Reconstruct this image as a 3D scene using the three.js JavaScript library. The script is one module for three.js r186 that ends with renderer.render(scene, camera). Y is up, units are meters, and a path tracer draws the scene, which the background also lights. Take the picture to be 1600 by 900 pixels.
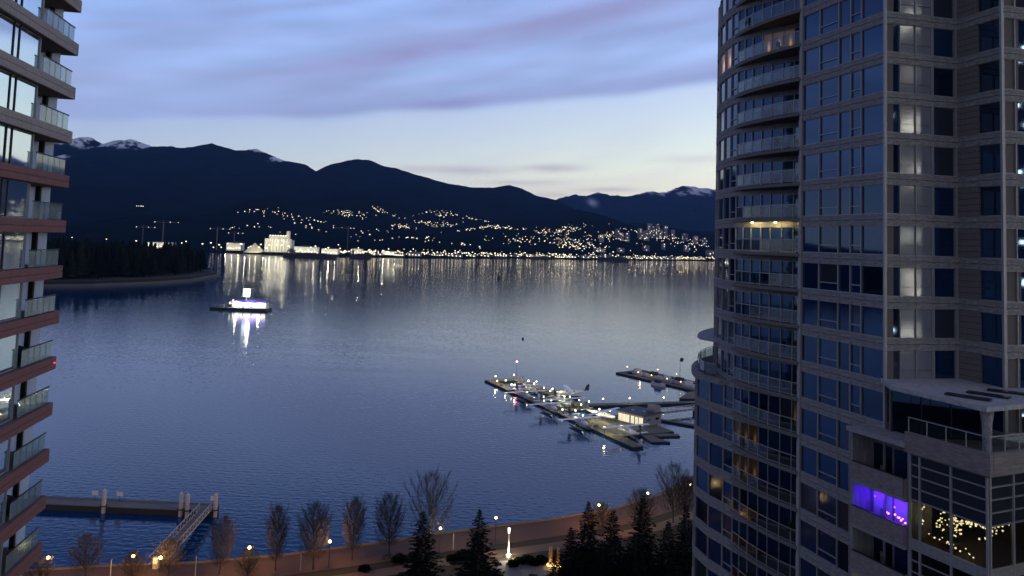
import * as THREE from 'three';
import { mergeGeometries } from 'three/addons/utils/BufferGeometryUtils.js';
import { ImprovedNoise } from 'three/addons/math/ImprovedNoise.js';

// ---------------------------------------------------------------- camera, sky, light, exposure
const scene = new THREE.Scene();
const R2 = Math.PI / 180;
const camera = new THREE.PerspectiveCamera(53.92, 4 / 3, 0.5, 45000);
camera.position.set(0, 60, 0);                       // a balcony sixty metres above the harbour
camera.rotation.order = 'YXZ';
camera.rotation.set(3.828 * R2, 0, 1.9 * R2);
camera.setViewOffset(1600, 1200, 0, 300, 1600, 900); // the lower three quarters of a 4:3 frame

const renderer = new THREE.WebGLRenderer({ antialias: true });
renderer.setSize(1024, 576);
renderer.toneMapping = THREE.LinearToneMapping;
renderer.toneMappingExposure = 1.0;
renderer.shadowMap.enabled = true;

const noise3 = new ImprovedNoise();
const clamp = (v, a = 0, b = 1) => Math.max(a, Math.min(b, v));
const sm = (a, b, v) => { const q = clamp((v - a) / (b - a)); return q * q * (3 - 2 * q); };
const mix3 = (a, b, t) => [a[0] + (b[0] - a[0]) * t, a[1] + (b[1] - a[1]) * t, a[2] + (b[2] - a[2]) * t];
function ramp(stops, v) {
  for (let i = 1; i < stops.length; i++) if (v <= stops[i][0]) return mix3(stops[i - 1][1], stops[i][1], clamp((v - stops[i - 1][0]) / (stops[i][0] - stops[i - 1][0])));
  return stops[stops.length - 1][1];
}
// dawn sky: a lilac cloud deck with long streaks above a clear pale strip, brightest towards the coming sun
function skyColor(az, el) {
  const g = (0.5 + 0.5 * Math.cos(az - 0.75)) ** 1.6, ca = Math.cos(az), sa = Math.sin(az);
  const edge = 10.6 + 6.6 * sa + 0.35 * noise3.noise(ca * 9, sa * 9, 3.1);
  const v = el - edge, w = el / edge;
  const n1 = noise3.noise(ca * 3.1 + 5, sa * 3.1, (el - 12 * sa) * 0.32);
  const n2 = noise3.noise(ca * 7.3, sa * 7.3 + 2, (el - 10 * sa) * 0.8 + 9);
  const n3 = noise3.noise(ca * 17 + 1, sa * 17, (el - 8 * sa) * 1.5 + 4);
  const clear = mix3(
    ramp([[0, [0.32, 0.37, 0.56]], [0.5, [0.28, 0.36, 0.62]], [1, [0.235, 0.325, 0.66]]], w),
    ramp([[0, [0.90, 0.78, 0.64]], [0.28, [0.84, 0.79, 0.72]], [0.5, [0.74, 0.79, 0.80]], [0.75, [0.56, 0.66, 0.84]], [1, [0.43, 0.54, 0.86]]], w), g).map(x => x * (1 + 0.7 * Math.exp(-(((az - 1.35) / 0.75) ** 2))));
  const south = 0.5 - 0.5 * ca;                        // unseen deck behind the viewer, greyed and lifted to light the facades
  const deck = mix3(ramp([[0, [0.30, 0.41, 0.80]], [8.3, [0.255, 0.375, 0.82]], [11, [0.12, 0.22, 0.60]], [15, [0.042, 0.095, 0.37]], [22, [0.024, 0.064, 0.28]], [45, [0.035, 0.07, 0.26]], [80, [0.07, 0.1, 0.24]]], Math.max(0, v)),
    ramp([[0, [0.32, 0.31, 0.40]], [20, [0.25, 0.245, 0.32]], [80, [0.07, 0.1, 0.24]]], Math.max(0, v)), south * south);
  const thin = noise3.noise(ca * 4.2 + 3, sa * 4.2, (el - 11 * sa) * 1.25 + 2), lift = 1 + 0.22 * n1 + 0.16 * n2 + 0.07 * n3 - 0.16 * Math.max(0, thin);
  let c = deck.map((x, i) => x * lift * (i === 0 ? 1 + 0.16 * Math.max(0, -n1) + 0.14 * Math.max(0, thin) : 1));
  // the streak along the lower edge of the deck, and a rosy one higher up
  const s1 = (0.45 + 0.55 * sm(-0.5, -0.1, az)) * sm(-0.55, 0.12, v) * (1 - sm(0.1, 2.3, v)) * (0.72 + 0.5 * n2);
  c = mix3(c, [0.225, 0.255, 0.555], clamp(0.95 * s1));
  const e2 = el - (15.8 + 13.5 * sa), ad = az / R2;
  const s2 = Math.exp(-((e2 / 0.95) ** 2)) * sm(-24, -9, ad) * (1 - sm(8, 22, ad)) * (0.8 + 0.4 * n3);
  c = mix3(c, [0.235, 0.225, 0.50], clamp(0.78 * s2));
  c = mix3(mix3(clear, [0.50, 0.53, 0.74], clamp(0.35 * Math.max(0, n2 + 0.15) * sm(0.15, 0.5, w))), c, sm(-0.6, 0.35, v));
  // small low clouds over the mountain gap
  for (const [a0, e0, wa, we, k] of [[-3.6, 5.35, 3.4, 0.28, 0.55], [2.9, 5.75, 2.4, 0.26, 0.6], [0.6, 4.55, 3.0, 0.2, 0.45], [7.2, 4.2, 2.2, 0.16, 0.6], [-7.5, 5.3, 2.2, 0.25, 0.35], [3.0, 3.7, 2.0, 0.15, 0.4], [13, 6.6, 3, 0.3, 0.2]]) {
    const q = ((ad - a0) / wa) ** 2 + ((el - e0 - 0.03 * (ad - a0) + 0.12 * n3) / we) ** 2;
    c = mix3(c, [0.44, 0.42, 0.58], Math.min(0.9, k * 1.4) * Math.exp(-q));
  }
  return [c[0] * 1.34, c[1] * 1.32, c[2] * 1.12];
}
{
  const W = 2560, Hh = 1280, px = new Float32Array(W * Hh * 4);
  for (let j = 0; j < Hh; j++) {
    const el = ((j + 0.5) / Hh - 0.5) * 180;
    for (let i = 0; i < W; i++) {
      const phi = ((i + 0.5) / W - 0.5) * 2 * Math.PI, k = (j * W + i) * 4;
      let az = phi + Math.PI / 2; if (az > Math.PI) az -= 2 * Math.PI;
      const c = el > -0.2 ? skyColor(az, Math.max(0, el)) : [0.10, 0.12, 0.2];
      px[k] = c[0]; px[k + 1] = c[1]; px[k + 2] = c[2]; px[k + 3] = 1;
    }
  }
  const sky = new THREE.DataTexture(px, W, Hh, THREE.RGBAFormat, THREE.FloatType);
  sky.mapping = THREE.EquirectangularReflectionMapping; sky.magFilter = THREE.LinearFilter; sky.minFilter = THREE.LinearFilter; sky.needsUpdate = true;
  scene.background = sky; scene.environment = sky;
}
const sun = new THREE.DirectionalLight(new THREE.Color(1, 0.86, 0.74), 0.06);   // the sun is still below the horizon: only its glow
sun.position.set(700, 110, -700); sun.target.position.set(0, 0, -40); sun.castShadow = true; sun.shadow.radius = 40;
sun.shadow.mapSize.set(2048, 2048);
Object.assign(sun.shadow.camera, { left: -400, right: 400, top: 300, bottom: -300, near: 1, far: 2500 });
scene.add(sun, sun.target);
scene.fog = new THREE.FogExp2(new THREE.Color(0.2, 0.4, 0.95), 2.4e-5);

// ---------------------------------------------------------------- helpers
function rng(s) { return () => { s |= 0; s = s + 0x6D2B79F5 | 0; let t = Math.imul(s ^ s >>> 15, 1 | s); t = t + Math.imul(t ^ t >>> 7, 61 | t) ^ t; return ((t ^ t >>> 14) >>> 0) / 4294967296; }; }
const names = {};
function numbered(n) { const c = names[n] = (names[n] ?? -1) + 1; return c ? n + '_' + String(c).padStart(3, '0') : n; }
const V = (x, y, z) => new THREE.Vector3(x, y, z);
function mat(c, roughness = 0.8, o = {}) { const { emit, strength = 1, ...rest } = o; const m = new THREE.MeshPhysicalMaterial({ roughness, ...rest }); m.color.setRGB(...c); if (emit) { m.emissive.setRGB(...emit); m.emissiveIntensity = strength; } return m; }
function bx(w, h, d, x = 0, y = 0, z = 0, ry = 0) { const g = new THREE.BoxGeometry(w, h, d); if (ry) g.rotateY(ry); return g.translate(x, y, z); }
function merge(list) {
  const l = list.map(g => { const q = g.index ? g.toNonIndexed() : g; for (const k of Object.keys(q.attributes)) if (!['position', 'normal', 'uv'].includes(k)) q.deleteAttribute(k); return q; });
  return l.length === 1 ? l[0] : mergeGeometries(l);
}
function rod(a, b, r0, r1 = r0, seg = 6) {
  const d = b.clone().sub(a), g = new THREE.CylinderGeometry(r1, r0, d.length(), seg, 1);
  g.applyQuaternion(new THREE.Quaternion().setFromUnitVectors(V(0, 1, 0), d.clone().normalize()));
  return g.translate((a.x + b.x) / 2, (a.y + b.y) / 2, (a.z + b.z) / 2);
}
function slab(pts, y0, y1) {
  const s = new THREE.Shape(pts.map(([x, z]) => new THREE.Vector2(x, -z)));
  return new THREE.ExtrudeGeometry(s, { depth: y1 - y0, bevelEnabled: false }).rotateX(-Math.PI / 2).translate(0, y0, 0);
}
function metreUV(g, s = 1) {             // texture coordinates in metres, laid on by the way each face points
  const p = g.attributes.position, n = g.attributes.normal, uv = new Float32Array(p.count * 2);
  for (let i = 0; i < p.count; i++) {
    const ax = Math.abs(n.getX(i)), ay = Math.abs(n.getY(i)), az = Math.abs(n.getZ(i)), x = p.getX(i), y = p.getY(i), z = p.getZ(i);
    const [u, v] = ay > ax && ay > az ? [x, z] : ax > az ? [z, y] : [x, y];
    uv[2 * i] = u * s; uv[2 * i + 1] = v * s;
  }
  g.setAttribute('uv', new THREE.BufferAttribute(uv, 2)); return g;
}
function part(name, geo, m, parent, label) { const o = new THREE.Mesh(geo, m); o.name = name; parent.add(o); if (label) o.userData.label = label; return o; }
const ordinal = i => ['first', 'second', 'third', 'fourth', 'fifth', 'sixth', 'seventh', 'eighth', 'ninth', 'tenth', 'eleventh', 'twelfth', 'thirteenth', 'fourteenth', 'fifteenth', 'sixteenth', 'seventeenth', 'eighteenth', 'nineteenth', 'twentieth', 'twenty first', 'twenty second', 'twenty third', 'twenty fourth', 'twenty fifth', 'twenty sixth'][i];
function tag(o, label, category, group) { o.userData.label = label; o.userData.category = category; if (group) o.userData.group = group; return o; }
function thing(name, label, category, p = [0, 0, 0], ry = 0, group) { const o = new THREE.Group(); o.name = numbered(name); o.position.set(...p); o.rotation.y = ry; scene.add(o); return tag(o, label, category, group); }
function solo(name, geo, m, label, category, p = [0, 0, 0], ry = 0, group) { const o = new THREE.Mesh(geo, m); o.name = numbered(name); o.position.set(...p); o.rotation.y = ry; scene.add(o); return tag(o, label, category, group); }
function struct(name, geo, m, kind = 'structure') { const o = new THREE.Mesh(geo, m); o.name = numbered(name); o.userData.kind = kind; scene.add(o); return o; }
function copyOf(o, label, p, ry = o.rotation.y) { const c = o.clone(); c.name = numbered(o.name.replace(/_\d{3}$/, '')); c.position.set(...p); c.rotation.y = ry; if (label) c.userData.label = label; scene.add(c); return c; }
function dataTex(n, fn, srgb, m = n) {
  const d = new Uint8Array(n * m * 4);
  for (let j = 0; j < m; j++) for (let i = 0; i < n; i++) { const c = fn(i / n, j / m, i, j), k = (j * n + i) * 4; for (let q = 0; q < 3; q++) d[k + q] = clamp(Math.round(c[q] * 255), 0, 255); d[k + 3] = 255; }
  const t = new THREE.DataTexture(d, n, m); t.wrapS = t.wrapT = THREE.RepeatWrapping; t.magFilter = THREE.LinearFilter; t.minFilter = THREE.LinearMipmapLinearFilter; t.generateMipmaps = true;
  if (srgb) t.colorSpace = THREE.SRGBColorSpace; t.needsUpdate = true; return t;
}
const tau = Math.PI * 2;
const tileNoise = (u, v, f, z) => noise3.noise(Math.cos(u * tau) * f / tau * 2.2 + 11, Math.sin(u * tau) * f / tau * 2.2 + z, Math.cos(v * tau) * f / tau * 2.2 + Math.sin(v * tau) * f * 0.77);
const grime = dataTex(256, (u, v) => { const r = Math.abs(Math.sin(u * 9173.7 + v * 3311.3) * 43758.5) % 1, n = 0.86 + 0.15 * tileNoise(u, v, 5, 3) + 0.09 * tileNoise(u, v, 14, 7) + 0.07 * (r - 0.5); return [n, n, n]; }, true);
function lampLight(color, cd, p, radius = 4, parent = scene) { const l = new THREE.PointLight(new THREE.Color().setRGB(...color), cd, 0, 2); l.position.set(...p); l.castShadow = true; l.shadow.radius = radius; parent.add(l); return l; }

// ---------------------------------------------------------------- water and land
const line = (L, x) => { if (x <= L[0][0]) return L[0][1]; for (let i = 1; i < L.length; i++) if (x <= L[i][0]) return L[i - 1][1] + (L[i][1] - L[i - 1][1]) * (x - L[i - 1][0]) / (L[i][0] - L[i - 1][0]); return L[L.length - 1][1]; };
{
  // harbour chop as a normal map: periodic wave trains over a 56 m tile
  const N = 1024, tile = 56, r = rng(7), waves = [];
  for (let i = 0; i < 46; i++) {
    const wl = 0.36 * Math.pow(9, r()), dir = (r() - 0.5) * 2.4 + 1.2, k = tile / wl;
    const kx = Math.round(k * Math.cos(dir)), ky = Math.round(k * Math.sin(dir));
    waves.push([kx, ky, r() * tau, 0.0105 / Math.hypot(kx, ky)]);    // slope amplitude
  }
  const tab = new Float32Array(4096); for (let i = 0; i < 4096; i++) tab[i] = Math.cos(i / 4096 * tau);
  const nm = dataTex(N, (u, v) => {
    let sx = 0, sy = 0;
    for (const [kx, ky, ph, a] of waves) { const c = tab[(((kx * u + ky * v + ph / tau) % 1 + 1) * 4096 | 0) & 4095]; sx += a * kx * c; sy += a * ky * c; }
    const l = Math.hypot(sx, sy, 1); return [0.5 - 0.5 * sx / l, 0.5 - 0.5 * sy / l, 0.5 + 0.5 / l];
  });
  // calm slicks and ruffled patches, kilometres long
  const rough = dataTex(512, (u, v) => { const n = tileNoise(u, v, 3, 2) + 0.8 * tileNoise(u * 1, v * 4 % 1, 5, 8) + 0.5 * tileNoise(u * 2 % 1, v * 9 % 1, 6, 5); const q = clamp(0.42 + 0.7 * n, 0.1, 1); return [q, q, q]; });
  rough.repeat.set(56 / 2600, 56 / 1500);
  const w = mat([0.002, 0.040, 0.125], 0.11, { ior: 1.34, normalMap: nm, normalScale: new THREE.Vector2(0.42, 0.42), roughnessMap: rough });
  const g = new THREE.PlaneGeometry(18000, 12000, 1, 1).rotateX(-Math.PI / 2).translate(0, 0, -4500);
  const p = g.attributes.position, uv = g.attributes.uv;
  for (let i = 0; i < p.count; i++) uv.setXY(i, p.getX(i) / tile, -p.getZ(i) / tile);
  struct('water', g, w);
}
const SHORE = [[-5000, -3100], [-2200, -2450], [-1300, -2330], [-908, -2300], [-640, -2220], [-460, -2310], [-205, -2517], [8, -2850], [263, -3009], [573, -3334], [1023, -3826], [1700, -4300], [6000, -5200]];
const RIDGE = [[-8131, 325], [-5451, 755], [-5051, 864], [-4816, 907], [-4713, 958], [-4626, 1019], [-4518, 1030], [-4432, 981], [-4348, 946], [-4250, 1001], [-4175, 1010], [-4127, 998], [-4074, 1027], [-3962, 983], [-3844, 946], [-3633, 960], [-3543, 942], [-3354, 962], [-3220, 1003], [-3109, 977], [-2977, 938], [-2861, 937], [-2733, 962], [-2600, 905], [-2434, 845], [-2200, 809], [-2066, 724], [-1940, 790], [-1801, 856], [-1666, 888], [-1522, 879], [-1376, 816], [-1240, 803], [-1095, 760], [-888, 709], [-682, 654], [-409, 623], [-205, 629], [-36, 662], [101, 633], [273, 550], [479, 495], [685, 394], [960, 274], [1137, 239], [1265, 277], [1401, 268], [1496, 237], [1775, 220], [2134, 211], [3062, 208], [4079, 215]];
const FAR_RIDGE = [[-1082, 342], [11, 599], [667, 786], [940, 895], [1105, 922], [1271, 906], [1490, 979], [1712, 931], [2044, 931], [2318, 1018], [2650, 1018], [2924, 1138], [3145, 1134], [3455, 1100], [3975, 1062], [4971, 1007], [6629, 907], [8837, 836]];
function landHeight(x, z) {
  const sz = line(SHORE, x), s = sz - z; if (s < 0) return -5;
  const t = s / (8000 + sz), r = line(RIDGE, x);
  let m = r * (t <= 1 ? Math.pow(t, 1.45) : Math.max(0.25, 1 - (t - 1) * 1.2));
  m += 100 * sm(150, 650, x) * sm(0, 1300, s) * (1 - 0.7 * sm(0.5, 1, t));
  const w = 4 * t * Math.max(0, 1 - t);
  return 4 + m + r * 0.05 * w * (Math.sin(x * 0.0041 + z * 0.0013) + 0.6 * Math.sin(x * 0.0093 - z * 0.0031 + 1.3));
}
const landMat = mat([1, 1, 1], 1, { vertexColors: true, specularIntensity: 0 });
function terrain(name, xs, zAt, nz, hAt, snow) {
  const nx = xs.length, pos = [], col = [], idx = [];
  for (let j = 0; j <= nz; j++) for (let i = 0; i < nx; i++) {
    const x = xs[i], z = zAt(x, j / nz), h = hAt(x, z, j / nz);
    pos.push(x, h, z);
    const n = 0.5 + 0.5 * noise3.noise(x * 0.006, z * 0.006, 1), f = 0.7 + 0.6 * n, s = snow(x, h, z);
    col.push(...mix3([0.006 * f, 0.012 * f, 0.012 * f], [0.75, 0.78, 0.84], s));
  }
  for (let j = 0; j < nz; j++) for (let i = 0; i < nx - 1; i++) { const a = j * nx + i, b = a + nx; idx.push(a, a + 1, b, a + 1, b + 1, b); }
  const g = new THREE.BufferGeometry();
  g.setAttribute('position', new THREE.Float32BufferAttribute(pos, 3)); g.setAttribute('color', new THREE.Float32BufferAttribute(col, 3));
  g.setIndex(idx); g.computeVertexNormals();
  return struct(name, g, landMat);
}
{
  const xs = []; for (let x = -8200; x <= 4600; x += x > -4900 && x < -2200 ? 18 : 36) xs.push(x);
  const lump = (x, z) => 14 * noise3.noise(x * 0.004, z * 0.004, 5) + 7 * noise3.noise(x * 0.012, z * 0.012, 2);
  terrain('mountain', xs, (x, t) => { const s0 = line(SHORE, x); return t < 0.01 ? s0 + 2 : s0 - (10800 + s0) * Math.pow(t, 1.15); }, 210, (x, z, t) => {
    if (t < 0.01) return -4;
    const s = line(SHORE, x) - z, q = s / (8000 + line(SHORE, x));
    return landHeight(x, z) + lump(x, z) * sm(300, 2500, s) * (Math.abs(q - 1) < 0.08 ? 0.35 : 1) + (4 + 6 * noise3.noise(x * 0.03, z * 0.03, 8)) * sm(1500, 3500, s);
  }, (x, h, z) => {
    const n = noise3.noise(x * 0.008, z * 0.004, 3) + 0.6 * noise3.noise(x * 0.021, z * 0.011, 6) + 0.3 * noise3.noise(x * 0.05, z * 0.03, 1);
    const a = (x < -3850 ? sm(820, 1010, h) * 1.2 : 0), b = Math.exp(-(((x + 2690) / 75) ** 2)) * sm(900, 950, h) * 1.7 + Math.exp(-(((x + 2490) / 60) ** 2)) * sm(790, 870, h) * 1.6;
    const c = Math.exp(-(((x + 4260) / 70) ** 2 + ((h - 690) / 45) ** 2)) * 2.2;
    return sm(0.2, 0.65, (a + b + c) * (0.7 + 2.2 * n));
  });
  const xb = []; for (let x = -1500; x <= 9000; x += 42) xb.push(x);
  terrain('far_mountain', xb, (x, t) => -9600 - 6000 * t, 100, (x, z, t) => {
    const q = (-z - 9600) / 3400, r = line(FAR_RIDGE, x);
    return 60 + (r - 60) * (q < 1 ? Math.pow(q, 1.1) : Math.max(0, 1 - (q - 1) * 1.3)) + 38 * (Math.abs(q - 1) < 0.05 ? 0.5 : 1) * noise3.noise(x * 0.006, z * 0.003, 4) + 20 * noise3.noise(x * 0.018, z * 0.01, 7);
  }, (x, h, z) => {
    const n = noise3.noise(x * 0.006, z * 0.003, 9) + 0.7 * noise3.noise(x * 0.02, z * 0.008, 2);
    return clamp(sm(0.15, 0.6, sm(860, 1090, h) * (0.5 + 1.6 * n)) + Math.exp(-(((x - 1330) / 60) ** 2 + ((h - 760) / 70) ** 2)) * 0.9);
  });
}
// near shore: park ground behind a sea wall
const WALL = [[-130, -121], [-81.4, -127.3], [-64.7, -131.3], [-52.6, -133.2], [-38.6, -137.5], [-26, -142.8], [-10.2, -150.6], [10.1, -159.2], [24.3, -166.9], [36, -177], [48.5, -193.4], [62, -222], [95, -262], [160, -290]];
const wallZ = x => line(WALL, x);
{
  const earth = mat([0.030, 0.024, 0.014], 0.95, { map: grime }), pave = mat([0.12, 0.066, 0.05], 0.85, { map: grime, bumpMap: grime, bumpScale: 0.004 });
  const pts = [...WALL, [260, -300], [260, 120], [-260, 120], [-260, -110]];
  struct('park_ground', slab(pts, -3, 3.5), earth);
  const off = d => WALL.map(([x, z], i) => { const a = WALL[Math.max(0, i - 1)], b = WALL[Math.min(WALL.length - 1, i + 1)], l = Math.hypot(b[0] - a[0], b[1] - a[1]); return [x - (b[1] - a[1]) / l * d, z + (b[0] - a[0]) / l * d]; });
  const ring = (d0, d1, y0, y1) => slab([...off(d0), ...off(d1).reverse()], y0, y1);
  struct('promenade', ring(0.5, 8.5, 3.4, 3.56), pave);
  struct('park_path', ring(11, 14, 3.4, 3.54), mat([0.16, 0.10, 0.08], 0.85, { map: grime }));
  const cap = struct('sea_wall', ring(-0.15, 0.5, -2.5, 3.75), mat([0.24, 0.18, 0.15], 0.85, { map: grime }));
  cap.userData.kind = 'structure';
  struct('plaza', slab([[0, -138.2], [8, -139.6], [14, -136], [12, -122], [-2, -122]], 3.4, 3.55), mat([0.2, 0.19, 0.185], 0.8, { map: grime }));
}

// ---------------------------------------------------------------- tower with the curved corner
const stone = mat([0.33, 0.33, 0.335], 0.85, { map: grime }), stoneDark = mat([0.215, 0.21, 0.21], 0.9, { map: grime });
const alu = mat([0.34, 0.34, 0.35], 0.45, { metalness: 0.4 }), darkMetal = mat([0.03, 0.03, 0.035], 0.5, { metalness: 0.4 }), interior = mat([0.14, 0.13, 0.125], 0.9);
const paneTones = [[0.006, 0.018, 0.055], [0.004, 0.007, 0.018], [0.009, 0.026, 0.075], [0.030, 0.034, 0.044]].map(c => mat(c, 0.035, { ior: 1.9, specularColor: new THREE.Color(0.34, 0.6, 1) }));
const spandrelGlass = mat([0.19, 0.205, 0.24], 0.1, { ior: 1.9 });
const clearPane = mat([0.93, 0.96, 0.97], 0.02, { transmission: 1, thickness: 0, ior: 1.5 });
const foldTex = dataTex(128, (u, v) => { const f = 0.55 + 0.25 * Math.sin(u * 44) + 0.18 * Math.sin(u * 97 + 1) ; const k = Math.exp(-(((u - 0.6) / 0.16) ** 2 + ((v - 0.35) / 0.3) ** 2)); const q = clamp(f * 0.4 + 0.75 * k); return [q, q * 0.72, q * 0.46]; }, true);
const litPane = mat([0.05, 0.045, 0.04], 0.05, { ior: 1.6, emissive: new THREE.Color(1, 1, 1), emissiveMap: foldTex, emissiveIntensity: 0.9 });
const dimPane = mat([0.03, 0.025, 0.02], 0.05, { ior: 1.7, emissive: new THREE.Color(1, 1, 1), emissiveMap: foldTex, emissiveIntensity: 0.13 });
const warmPane = mat([0.1, 0.09, 0.07], 0.05, { emit: [1, 0.80, 0.52], strength: 1.0 });
const warmBulb = mat([0.9, 0.85, 0.7], 0.4, { emit: [1, 0.82, 0.42], strength: 9 });
const STEP = 2.9;
// a wall segment: start point, direction along it, normal pointing out of the building
function seg(P, Q) { const l = Math.hypot(Q[0] - P[0], Q[1] - P[1]), d = [(Q[0] - P[0]) / l, (Q[1] - P[1]) / l]; return { P, d, n: [-d[1], d[0]], l, ry: Math.atan2(-d[1], d[0]) }; }
const onSeg = (f, s, o) => [f.P[0] + f.d[0] * s + f.n[0] * o, f.P[1] + f.d[1] * s + f.n[1] * o];
function panelGeo(f, s0, s1, y0, y1, o, th) { const [x, z] = onSeg(f, (s0 + s1) / 2, o); return bx(s1 - s0, y1 - y0, th, x, (y0 + y1) / 2, z, f.ry); }
const geoCache = new Map();
function panel(name, f, s0, s1, y0, y1, o, th, m, parent, tilt = 0) {        // one pane, bar or board as a mesh of its own, sharing its box with others of that size
  const key = [(s1 - s0).toFixed(3), (y1 - y0).toFixed(3), th].join();
  if (!geoCache.has(key)) geoCache.set(key, new THREE.BoxGeometry(s1 - s0, y1 - y0, th));
  const q = part(name, geoCache.get(key), m, parent), [x, z] = onSeg(f, (s0 + s1) / 2, o);
  q.position.set(x, (y0 + y1) / 2, z); q.rotation.y = f.ry + tilt; return q;
}
{
  const O = [30, 3.5, -62];
  const T = thing('curved_apartment_tower', 'tall grey and glass apartment tower with a curved corner and stacked balconies', 'building', O);
  const loc = ([x, z]) => [x - O[0], z - O[2]];
  const E0 = loc([23.63, -61.7]), A0 = loc([26.26, -53]), B0 = loc([32.235, -54.38]), C0 = loc([33.27, -50.957]), D0 = loc([47.9, -54.33]);
  const CY = loc([41.44, -72.83]), aR = 8.86;
  const at = (a, r) => [CY[0] - r * Math.cos(a * R2), CY[1] + r * Math.sin(a * R2)];
  const rec = a => 21 - 2.8 * clamp((a - aR) / (32 - aR));
  const bulge = a => 21 + 1.75 * (1 - sm(-8, 9.5, a));
  const f1 = seg(E0, A0), f2 = seg(A0, B0), f3 = seg(B0, C0), f4 = seg(C0, D0);
  const cutsOut = [-58, -46, -36, -27, -20, -13.5, -7.26, -0.2, 4.9, aR], cutsRec = [aR, 11.18, 13.66, 16.48, 19.12, 22.16, 25.08, 26.3];
  const outSegs = r => cutsOut.slice(1).map((a, i) => seg(at(cutsOut[i], r(cutsOut[i])), at(a, r(a))));
  const recSegs = cutsRec.slice(1).map((a, i) => seg(at(cutsRec[i], rec(cutsRec[i])), at(a, rec(a))));
  const cols1 = [0.18, 2.22, 4.37, 5.66, 6.76, 9.0], cols2 = [0.09, 1.25, 2.57, 3.91, 4.12, 5.86, 6.13];
  // dark cores behind the glass
  const corePts = r => [...cutsOut.map(a => at(a, r(a) - 0.28)), ...cutsRec.slice(1).map(a => at(a, rec(a) - 0.28)), onSeg(f1, 0.25, -0.3), onSeg(f1, f1.l - 0.1, -0.3), onSeg(f2, f2.l + 0.15, -0.3), onSeg(f3, f3.l - 0.1, -0.3), onSeg(f4, 14, -0.3), [f4.P[0] + 22, f4.P[1] - 26], [20, -36], [0, -30]];
  part('lower_core', slab(corePts(bulge), 0, 44.6), interior, T); part('upper_core', slab(corePts(() => 21), 44.6, 92), interior, T);
  const bandGeo = (f, s0, s1, o = 0) => [panelGeo(f, s0 + 0.008, s1 - 0.008, -0.8, -0.42, o - 0.1, 0.24), panelGeo(f, s0 + 0.008, s1 - 0.008, -0.385, 0, o - 0.1, 0.24), panelGeo(f, s0, s1, -0.79, -0.01, o - 0.19, 0.14)];
  const bandsOn = (f, cuts) => cuts.slice(1).flatMap((c, i) => bandGeo(f, cuts[i], c));
  const outerBands = r => outSegs(r).flatMap(f => bandGeo(f, 0, f.l));
  const recBands = recSegs.flatMap(f => bandGeo(f, 0, f.l));
  const ret0 = seg(at(26.2, rec(26.2)), onSeg(f1, 0.2, -0.1)), retBand = bandGeo(ret0, 0, ret0.l);
  const f1Bands = bandsOn(f1, cols1), f234 = [...bandsOn(f2, cols2), ...bandsOn(f3, [0.02, 1.6, 3.5]), ...bandsOn(f4, [0.05, 1.1, 2.4, 3.8, 5.2, 8])];
  const clone = l => l.map(g => g.clone());
  const up = metreUV(merge([...clone(outerBands(() => 21)), ...clone(recBands), ...clone(retBand), ...clone(f1Bands), ...clone(f234)]), 0.3);
  const low = metreUV(merge([...clone(outerBands(bulge)), ...clone(recBands), ...clone(retBand), ...clone(f1Bands)]), 0.3);
  // balcony plates, handrails
  const arc = (a0, a1, n, r) => Array.from({ length: n + 1 }, (_, i) => { const a = a0 + (a1 - a0) * i / n; return at(a, r(a)); });
  const plate = slab([...arc(aR - 1.2, 32, 12, a => 21.06 + 0.12 * sm(aR - 1.2, 14, a)), ...arc(aR - 1.2, 32, 12, a => rec(a) - 0.15).reverse()], -0.36, -0.1);
  const railCuts = [9.4, 12.6, 16.2, 19.9, 23.2, 26.8, 30.1, 31.6], railSegs = railCuts.slice(1).map((a, i) => seg(at(railCuts[i], 21), at(a, 21)));
  const handrail = merge(railSegs.flatMap(f => [panelGeo(f, -0.02, f.l + 0.02, 0.98, 1.04, 0, 0.06), panelGeo(f, 0, f.l, 0.02, 0.06, 0, 0.04)]));
  const railGlass = mat([0.72, 0.78, 0.80], 0.04, { transmission: 1, thickness: 0, ior: 1.5 });
  const r = rng(41);
  const frameBars = (f, cuts) => cuts.slice(1).flatMap((c, i) => [panelGeo(f, cuts[i], c, 0.0, 0.055, -0.1, 0.09), panelGeo(f, cuts[i], c, 2.05, 2.1, -0.1, 0.09)]);
  const framesFor = (sg, all) => merge([...sg.flatMap(f => frameBars(f, [0, f.l])), ...recSegs.flatMap(f => frameBars(f, [0, f.l])), ...frameBars(f1, cols1), ...(all ? [...frameBars(f2, [0.09, 1.25, 2.57, 3.91]), ...frameBars(f2, [4.12, 5.86]), ...frameBars(f3, [1.72, 3.43]), ...frameBars(f4, [0.16, 1.1, 2.4, 3.8, 5.2, 8])] : [])]);
  const upFrames = framesFor(outSegs(() => 21), true), lowFrames = framesFor(outSegs(bulge), false);
  for (let k = -14; k <= 8; k++) {
    const high = k >= -4, st = part('storey', high ? up : low, stone, T); st.position.y = 60 + STEP * k - O[1];
    const tone = () => { const q = r(); return paneTones[q < 0.45 ? 0 : q < 0.7 ? 1 : q < 0.86 ? 2 : 3]; };
    const tilt = () => (r() - 0.5) * 0.012;
    const pane = (f, s0, s1, y0, y1, m) => panel('window_pane', f, s0 + 0.03, s1 - 0.03, y0 + 0.03, y1 - 0.03, -0.15, 0.03, m || tone(), st, tilt());
    const mul = (f, s, w = 0.07, o = -0.06) => panel('mullion', f, s - w / 2, s + w / 2, 0, 2.1, o, 0.13, alu, st);
    part('window_frame', high ? upFrames : lowFrames, alu, st).userData.kind = 'stuff';
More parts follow.
